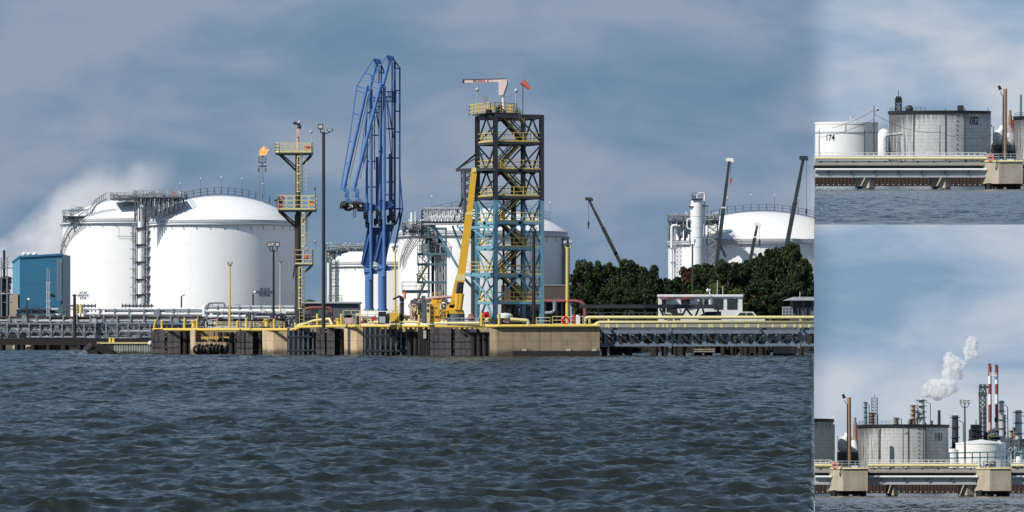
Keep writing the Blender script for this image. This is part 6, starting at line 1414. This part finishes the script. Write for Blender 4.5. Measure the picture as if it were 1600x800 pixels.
def refinery_bits(fr, off, x0, seedk, lab):
    a = A(x0, 245+off, 1140, fr); t = thing('process_plant', lab, 'plant', a); k = a.k
    def p(x, y, d=0): return a(x0+x, y+off, d)
    mb = MB(); mb.box(p(0,0).x, p(33,0).x, 0, 6, p(0,247).z, p(0,226).z); mb.build('concrete_base', 'concg', t)
    mb = MB(); mb.ball(p(9,216,1), 1.7, 7, 1.4); mb.ball(p(15,208,2), 1.2, 6, 1.8); mb.tube(p(25,228,1), p(25,208,1), 1.4, .8, 14); mb.build('vessel', 'white', t)
    mb = MB(); b2 = A(x0, 245+off, 1140, fr); clutter(mb, b2, x0, x0+33, 225+off, 247+off, 60, seedk, (.12, .3), 3); [mb.tube(p(x,247,-1), p(x,226,-1), .2, n=6) for x in range(1, 34, 4)]; mb.build('pipework', 'galv2', t)
    mb = MB(); mb.tube(p(27,226,2), p(27,180,2), .75, .5, 12); mb.tube(p(27,180,2), p(27,172,2), .3, n=8); mb.build('slim_column', 'chim', t)
    mb = MB(); mb.tube(p(31.5,226,2), p(31.5,187,2), .55, n=10); mb.build('red_column', 'stackred', t)
    mb = MB(); mb.lattice(p(15,212,2), p(18,205,2), 1, 1, 2, .1, .08); mb.bar(p(10,214,2), p(19,205,2), .3); mb.build('conveyor', 'galv2', t)
refinery_bits(f, 0, 1552, 5, 'pale process plant between tank 182 and the tank at the right edge')
grey_tank(f, 1655, 71, 184, 245, 1130, 'left edge of a grey black-rimmed tank at the right of the upper view')
stack(f, 1594, 184, 148, 1135, .32, 'thin dark vent column rising above the cut-off tank in the upper view', 'teal', bits=False, grp='thin vent columns')
# ---- lower reach
f = 'bot'; off = 480
shore(f, off, 1273, 1640, 2); set_ground(f, 1225, 1640)
bridge(f, off, 1273, 1299, 'short end of concrete bridge left of the lower left pier'); pier(f, off, 1296, 1316.5, 1356, 'pale concrete pier at the left of the lower view')
bridge(f, off, 1356, 1527, 'concrete pipe bridge below the tank numbered 181', ((1386, 1396, 1404), (1499, 1511, 1523)))
pier(f, off, 1525, 1546, 1580, 'pale concrete pier below the red and white chimneys'); bridge(f, off, 1580, 1640, 'concrete bridge end at the right edge of the lower view')
t, a, r, h = grey_tank(f, 1223, 78.5, 657, 727, 1130, 'right edge of a grey black-rimmed tank at the left of the lower view')
mb = MB(); mb.tube((79*a.k,-1,-1), (79*a.k,-1,h-1), .35, n=10); mb.bar((76*a.k,-3,h), (76*a.k,-3,h+1.5), .15); mb.build('riser', 'white', t)
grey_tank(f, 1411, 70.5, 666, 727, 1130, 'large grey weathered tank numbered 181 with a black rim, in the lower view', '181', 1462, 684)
refinery_bits(f, off, 1310, 6, 'pale process plant left of tank 181 in the lower view')
stack(f, 1326.5, 725, 621, 1110, 3.8*1110/FPX, 'tall tan column with a small lamp near its top, in the lower view', 'chim', 'column', 'tan_column', bits=False)
a = A(1324, 733, PY-1, f); t = thing('lamp_pole', 'thin black lamp pole on the lower left pier in front of the tan column', 'lamp pole', a); mb = MB(); mb.tube((0,0,0), a(1324,632), .16, .11, 8); mb.path([a(1324,632), a(1321.5,630), a(1320,625)], .07, 6); mb.build('shaft', 'black', t); mb = MB(); c = a(1319.5,622.5); mb.tube(c, c+Vector((-.3,0,.8)), .35, .25, 10); mb.build('lamp', 'black', t)
a = A(1304.5, 727, PY-3.5, f); life_ring(a, 'orange life ring on the railing of the lower left pier', .55, 'orange')
pole(f, 1309, 725, 681, 1092, 'thin rusty pole left of the tan column in the lower view'); pole(f, 1373, 725, 672, 1092, 'thin rusty pole in front of the left part of tank 181', m='rust')
pole(f, 1411, 725, 665, 1092, 'dark thin pole with a curved lamp in front of tank 181', m='dgrey', lamp=(1417, 677)); pole(f, 1442.5, 725, 668, 1092, 'thin pole in front of the right part of tank 181', m='rust')
GV = 'thin vent columns'
stack(f, 1352.5, 666, 628, 1150, .42, 'dark teal vent column rising behind the left rim of tank 181', 'teal', bits=True, grp=GV)
a = A(1366.5, 666, 1180, f); t = thing('lattice_mast', 'grey lattice mast behind the left part of tank 181', 'mast', a); mb = MB(); mb.lattice((0,0,0), a(1366.5,622), 1.5, 1.4, 9, .12, .09); mb.bar(a(1366.5,622), a(1366.5,617), .12); mb.build('frame', 'galv2', t)
stack(f, 1362.5, 668, 645, 1160, .7, 'tan stubby column beside the lattice mast behind tank 181', 'chim', grp=GV); stack(f, 1400.5, 668, 653, 1160, .6, 'small yellow-grey vessel behind the middle of tank 181', 'pyellow', grp=GV)
stack(f, 1427, 668, 633, 1160, .55, 'tan column left of the steaming chimney', 'chim', grp=GV); stack(f, 1423.5, 668, 656, 1160, .5, 'short brown column left of the steaming chimney', 'rust', grp=GV)
a = A(1432, 668, 1162, f); mb = MB(); clutter(mb, a, 1424, 1438, 640, 664, 26, 8, (.1, .3), 2); mb.path([a(1428,642), a(1434,644), a(1435,652)], .4, 8); one(mb, 'pipework', 'pale bent pipework beside the steaming chimney', 'pipes', 'lgrey', a)
stack(f, 1440, 668, 624, 1260, 1.15, 'pale grey chimney giving off a white steam plume', 'lgrey', 'chimney', 'steam_chimney', r2=.8)
stack(f, 1456, 668, 657, 1150, .3, 'short dark vent behind the right half of tank 181', 'dgrey', bits=False, grp=GV); stack(f, 1467.3, 668, 641, 1150, .45, 'dark brown vent column behind the right half of tank 181', 'rust', bits=False, grp=GV)
stack(f, 1492.5, 727, 649, 1140, .95, 'dark topped column in the gap right of tank 181', 'dgrey', r2=.8)
# white tank and the chimneys
a = A(1532, 727, 1120, f); t = thing('oil_tank', 'low white tank in front of the red and white chimneys', 'storage tank', a); r = 39*a.k; h = 33*a.k
mb = MB(); mb.lathe((0,0,0), [(r, -2), (r, h), (r*1.02, h), (r*1.02, h+.3), (.01, h+1.2)], 80); mb.build('shell', 'white', t)
mb = MB(); mb.prism([(-24*a.k,-r*.6,h), (-20*a.k,-r*.6,h), (-27*a.k,-r*.6,h+.9*1.2)], (0,.4,0)); mb.prism([(20*a.k,-r*.8,h), (30*a.k,-r*.8,h), (27*a.k,-r*.8,h+.9), (24*a.k,-r*.8,h+.9)], (0,.4,0)); mb.build('roof_vent', 'white', t)
a = A(1489, 727, 1118, f); t = thing('oil_tank', 'small pale tank between tank 181 and the low white tank', 'storage tank', a); mb = MB(); mb.lathe((0,0,0), [(7*a.k, -2), (7*a.k, 25*a.k), (.01, 26*a.k)], 40); mb.build('shell', 'white', t)
for px, yt, lb in ((1546.5, 568, 'left of the two red and white banded chimneys'), (1557, 570, 'right of the two red and white banded chimneys')):
    a = A(px, 690, 1200, f); k = a.k; t = thing('banded_chimney', lb, 'chimney', a, 'red and white chimneys'); r = 2.3*k
    bands = [(690, 672, 'stackred'), (672, 660, 'pink'), (660, 648, 'stackred'), (648, 632, 'stackred'), (632, 616, 'white'), (616, 600, 'stackred'), (600, 587, 'white'), (587, yt+2, 'stackred'), (yt+2, yt, 'black')]
    for y0, y1, m_ in bands: mb = MB(); mb.tube(a(px,y0), a(px,y1), r, n=20, cap=True); mb.build('band', m_, t)
    mb = MB(); mb.tube(a(px,586.8), a(px,586), r*1.25, n=16); mb.tube(a(px,675), a(px,674), r*1.7, n=16)
    if px > 1550: mb.tube(a(px,659), a(px,653), r*1.45, n=16)
    mb.bar(a(px+2.6,688), a(px+2.6,572), .15); mb.build('ring', 'dgrey', t)
a = A(1552, 586, 1200, f); mb = MB(); mb.bar(a(1546,586,-.9), a(1557,587,-.9), .35, .25); mb.rail([a(1546,586,-.9), a(1557,587,-.9)], .7, .8, .1, 1); one(mb, 'link_bridge', 'small white bridge linking the two banded chimneys', 'walkway', 'white', a)
a = A(1535.5, 692, 1195, f); t = thing('lattice_tower', 'dark lattice tower left of the banded chimneys', 'tower', a); mb = MB(); mb.lattice((0,0,0), a(1535.5,601), 1.7, 1.7, 13, .26, .2, True); mb.build('frame', 'galv2', t)
mb = MB(); mb.tube(a(1539,690,1), a(1539,636,1), .4, n=8); mb.tube(a(1533,690,1), a(1533,645,1), .3, n=8); mb.cbox(a(1535.5,616), 2.2, 1.8, 1.2); mb.cbox(a(1538,605), 2., 1., .6); mb.build('pipework', 'dgrey', t)
a = A(1526, 692, 1190, f); t = thing('process_unit', 'dark scaffolded process unit left of the lattice tower', 'plant', a)
mb = MB(); mb.lattice(a(1525,692), a(1525,664), 2.6, 2.4, 4, .2, .14); clutter(mb, a, 1517, 1533, 664, 690, 60, 17, (.12,.4), 3); mb.bar(a(1525,664), a(1525,656), .2); [mb.cbox(a(1525,y), 2.9, 2.6, .2) for y in (664, 671, 680)]; mb.build('frame', 'dgrey', t)
a = A(1553, 692, 1190, f); t = thing('process_unit', 'grey unit with yellow railing at the foot of the banded chimneys', 'plant', a)
mb = MB(); clutter(mb, a, 1541, 1568, 672, 692, 70, 18, (.12,.4), 3); [mb.cbox(a(1555,y), 4.2, 3, .25) for y in (682, 688)]; mb.build('frame', 'galv2', t); mb = MB(); mb.rail([a(1543,686,-1), a(1552,684,-1)], 1., 1, .1); mb.build('railing', 'yellow', t)
stack(f, 1565, 694, 626, 1190, .75, 'tall dark topped column right of the banded chimneys', 'lgrey', grp=None); stack(f, 1569, 694, 648, 1192, .45, 'short slim column beside the tall dark topped one', 'galv2', grp=GV)
stack(f, 1591.5, 724, 641, 1150, 1.0, 'tall pale column near the right edge of the lower view', 'lgrey'); stack(f, 1586, 724, 668, 1152, .5, 'brown slim column beside the tall pale column', 'chim', grp=GV); stack(f, 1580.5, 724, 672, 1156, .5, 'tan slim column left of the tall pale column', 'chim', grp=GV); stack(f, 1597.5, 724, 688, 1148, .6, 'dark column at the very right edge of the lower view', 'galv2', grp=GV)
a = A(1588, 727, 1145, f); t = thing('process_unit', 'tangled dark pipe structures at the right edge of the lower view', 'plant', a)
mb = MB(); clutter(mb, a, 1570, 1612, 686, 727, 190, 19, (.1,.35), 6); mb.build('pipework', 'galv2', t); mb = MB(); clutter(mb, a, 1572, 1612, 696, 727, 70, 20, (.15,.4), 5); mb.build('vessels', 'lgrey', t); mb = MB(); mb.ball(a(1589,722,-2), 1.2, 6, 1.3); mb.build('drum', 'white', t)
a = A(1540, 727, 1090, f); t = thing('pipe_rack', 'teal pipe rack running across in front of the low white tank', 'pipe rack', a)
mb = MB()
for y in (707, 715): mb.bar(a(1480,y+1), a(1571,y-1), .3)
for x in range(1483, 1570, 12): mb.bar(a(x,729), a(x,707), .3)
mb.bar(a(1559,706), a(1575,699), .25); mb.bar(a(1571,703), a(1612,703), .3); mb.bar(a(1571,710), a(1612,710), .3); [mb.bar(a(x,729), a(x,703), .3) for x in (1574, 1586, 1598)]; mb.torus(a(1558.5,703), .45, .12); mb.build('frame', 'teal', t)
flood(1507.5, 733, 634, PY+1, .2, [(1501.5, 627.5, 3.2, 5.5), (1507.5, 628.5, 4, 6), (1513.5, 628, 3.2, 5.5)], 'three-headed floodlight pole right of tank 181', 'dgrey', fr='bot', grp='floodlight poles', hm='black')
a = A(1553, 731, PY-1, f); t = thing('pump_shelter', 'small white cabinet with dark valves on the lower right pier', 'cabinet', a); mb = MB(); mb.box(a(1556,0).x, a(1563,0).x, 0, 1.2, 0, 1.6); mb.build('case', 'lgrey', t); mb = MB(); clutter(mb, a, 1545, 1558, 721, 731, 18, 23, (.1,.2), 1); mb.build('valves', 'dgrey', t)
# ---------------------------------------------------------------- steam
def steam_mat(name, dens, scale, lo, hi, col=(.95,.95,.95), soft=None):
    global nt
    m = bpy.data.materials.new(name); m.use_nodes = True; nt = m.node_tree; nt.nodes.clear()
    v = N('ShaderNodeVolumePrincipled'); v.inputs['Color'].default_value = col+(1,); v.inputs['Anisotropy'].default_value = .1
    t = N('ShaderNodeTexCoord'); n = N('ShaderNodeTexNoise'); n.inputs['Scale'].default_value = scale; n.inputs['Detail'].default_value = 6; n.inputs['Roughness'].default_value = .6; L(t.outputs['Object'], n.inputs[0])
    mr = N('ShaderNodeMapRange', interpolation_type='SMOOTHSTEP'); L(n.outputs[0], mr.inputs[0]); mr.inputs[1].default_value = lo; mr.inputs[2].default_value = hi; mr.inputs[3].default_value = 0; mr.inputs[4].default_value = dens
    o = mr.outputs[0]
    if soft:
        sp = N('ShaderNodeSeparateXYZ'); L(t.outputs['Object'], sp.inputs[0])
        # plume axis: widens and thins with height; soft = (x_at_base, x_at_top, width_base, width_top, height)
        xb, xt, wb, wt, H = soft
        tt = math_('DIVIDE', sp.outputs[2], H)
        xc = math_('ADD', math_('MULTIPLY', math_('POWER', math_('MAXIMUM', tt, 0.), .8), xt-xb), xb)
        w = math_('ADD', math_('MULTIPLY', tt, wt-wb), wb)
        q1 = math_('DIVIDE', math_('SUBTRACT', sp.outputs[0], xc), w)
        q2 = math_('DIVIDE', sp.outputs[1], w)
        d2 = math_('ADD', math_('MULTIPLY', q1, q1), math_('MULTIPLY', q2, q2))
        fo = math_('SUBTRACT', 1.0, math_('ADD', d2, math_('MULTIPLY', math_('SUBTRACT', n.outputs[0], .5), -1.6)), True)
        ft = math_('POWER', math_('SUBTRACT', 1.0, tt, True), 1.1)
        o = math_('MULTIPLY', o, math_('MULTIPLY', fo, ft))
    L(o, v.inputs['Density']); ou = N('ShaderNodeOutputMaterial'); L(v.outputs[0], ou.inputs['Volume'])
    return m
a = A(40, 515, 960); k = a.k
m = steam_mat('thin_steam', .9, .085, .30, .75, soft=((-45-40)*k, (225-40)*k, 150*k, 70*k, 285*k))
mb = MB(); mb.box(a(-180,0).x, a(370,0).x, -12, 12, 0, a(0,215).z); o = mb.build('steam_plume', m); o.location = a.o; o['kind'] = 'stuff'; o['label'] = 'pale grey steam drifting up behind the butane tank'; o['category'] = 'steam'
a = A(1440, 622, 1262, 'bot'); k = a.k
m = steam_mat('dense_steam', 2.4, .75, .40, .64)
mb = MB()
for x, y, rx, s in ((1442,618,3,1.), (1445,614,6,1.), (1452,609,9,1.), (1460,606,11,1.), (1469,608,12,1.), (1478,606,11,1.), (1486,606,9,.9), (1465,617,9,.8), (1488,600,7,1.), (1480,594,7,1.2), (1482,584,8,1.3), (1487,573,10,1.3), (1484,562,8,1.2), (1492,568,9,1.), (1498,574,7,1.1), (1503,570,6,1.1), (1516,548,8,1.2), (1519,539,8,1.4), (1523,555,6,1.), (1500,587,4,1.3), (1512,560,4,1.)):
    mb.ball(a(x, y), rx*k*1.35, 7, s)
o = mb.build('steam_plume', m); o.location = a.o; o['kind'] = 'stuff'; o['label'] = 'bright white steam plume blowing right from the pale chimney'; o['category'] = 'steam'; reg(o, 'bot')
a = A(1574, 243, 1138, 'top'); m2 = steam_mat('steam_wisp', .5, .5, .40, .6)
mb = MB(); mb.ball(a(1573,212), 1.9, 6, 1.6); mb.ball(a(1578,222), 2.1, 6, 1.2); o = mb.build('steam_wisp', m2); o.location = a.o; o['kind'] = 'stuff'; o['label'] = 'small white steam puff over the process plant by tank 182'; o['category'] = 'steam'; reg(o, 'top')

# ---------------------------------------------------------------- finish
# the main reach ends at its right-hand bearing: trim what stands across that line
def trim():
    n_ = Vector((1, -CUT, 0)).normalized(); bpy.context.view_layer.update()
    for o in list(bpy.data.objects):
        if o.type != 'MESH': continue
        top = o
        while top.parent: top = top.parent
        if top.name in TILT or o.name.startswith(('river_water',)): continue
        mw = o.matrix_world; cs = [mw @ Vector(c) for c in o.bound_box]
        if max((c-Vector((0,0,0))).dot(n_) for c in cs) < 0: continue
        me = o.data
        if me.users > 1: me = me.copy(); o.data = me
        bm = bmesh.new(); bm.from_mesh(me); inv = mw.inverted()
        co = inv @ Vector((0,0,0)); no = (mw.to_3x3().transposed() @ n_).normalized()
        g = bm.verts[:]+bm.edges[:]+bm.faces[:]
        r = bmesh.ops.bisect_plane(bm, geom=g, plane_co=co, plane_no=no, clear_outer=True)
        if len(bm.faces) < 4000 and len(bm.faces):
            ed = [e for e in r['geom_cut'] if isinstance(e, bmesh.types.BMEdge)]
            try: bmesh.ops.holes_fill(bm, edges=ed, sides=0)
            except Exception: pass
        if len(bm.faces) == 0: bm.free(); bpy.data.objects.remove(o); continue
        bm.to_mesh(me); bm.free()
trim()
# each other reach is level in itself; it is set pitched about the eye point by its own small angle
for nme, fr in TILT.items():
    o = bpy.data.objects.get(nme)
    if o is None: continue
    ang = math.atan((HYF[fr]-HY)/FPX) * -1
    c = Matrix.Translation((0, 0, EYE)) @ Matrix.Rotation(ang, 4, 'X') @ Matrix.Translation((0, 0, -EYE))
    o.matrix_basis = c @ o.matrix_basis
for o in list(bpy.data.objects):
    if o.type == 'MESH':
        o.data.validate()
print('objects', len(bpy.data.objects))
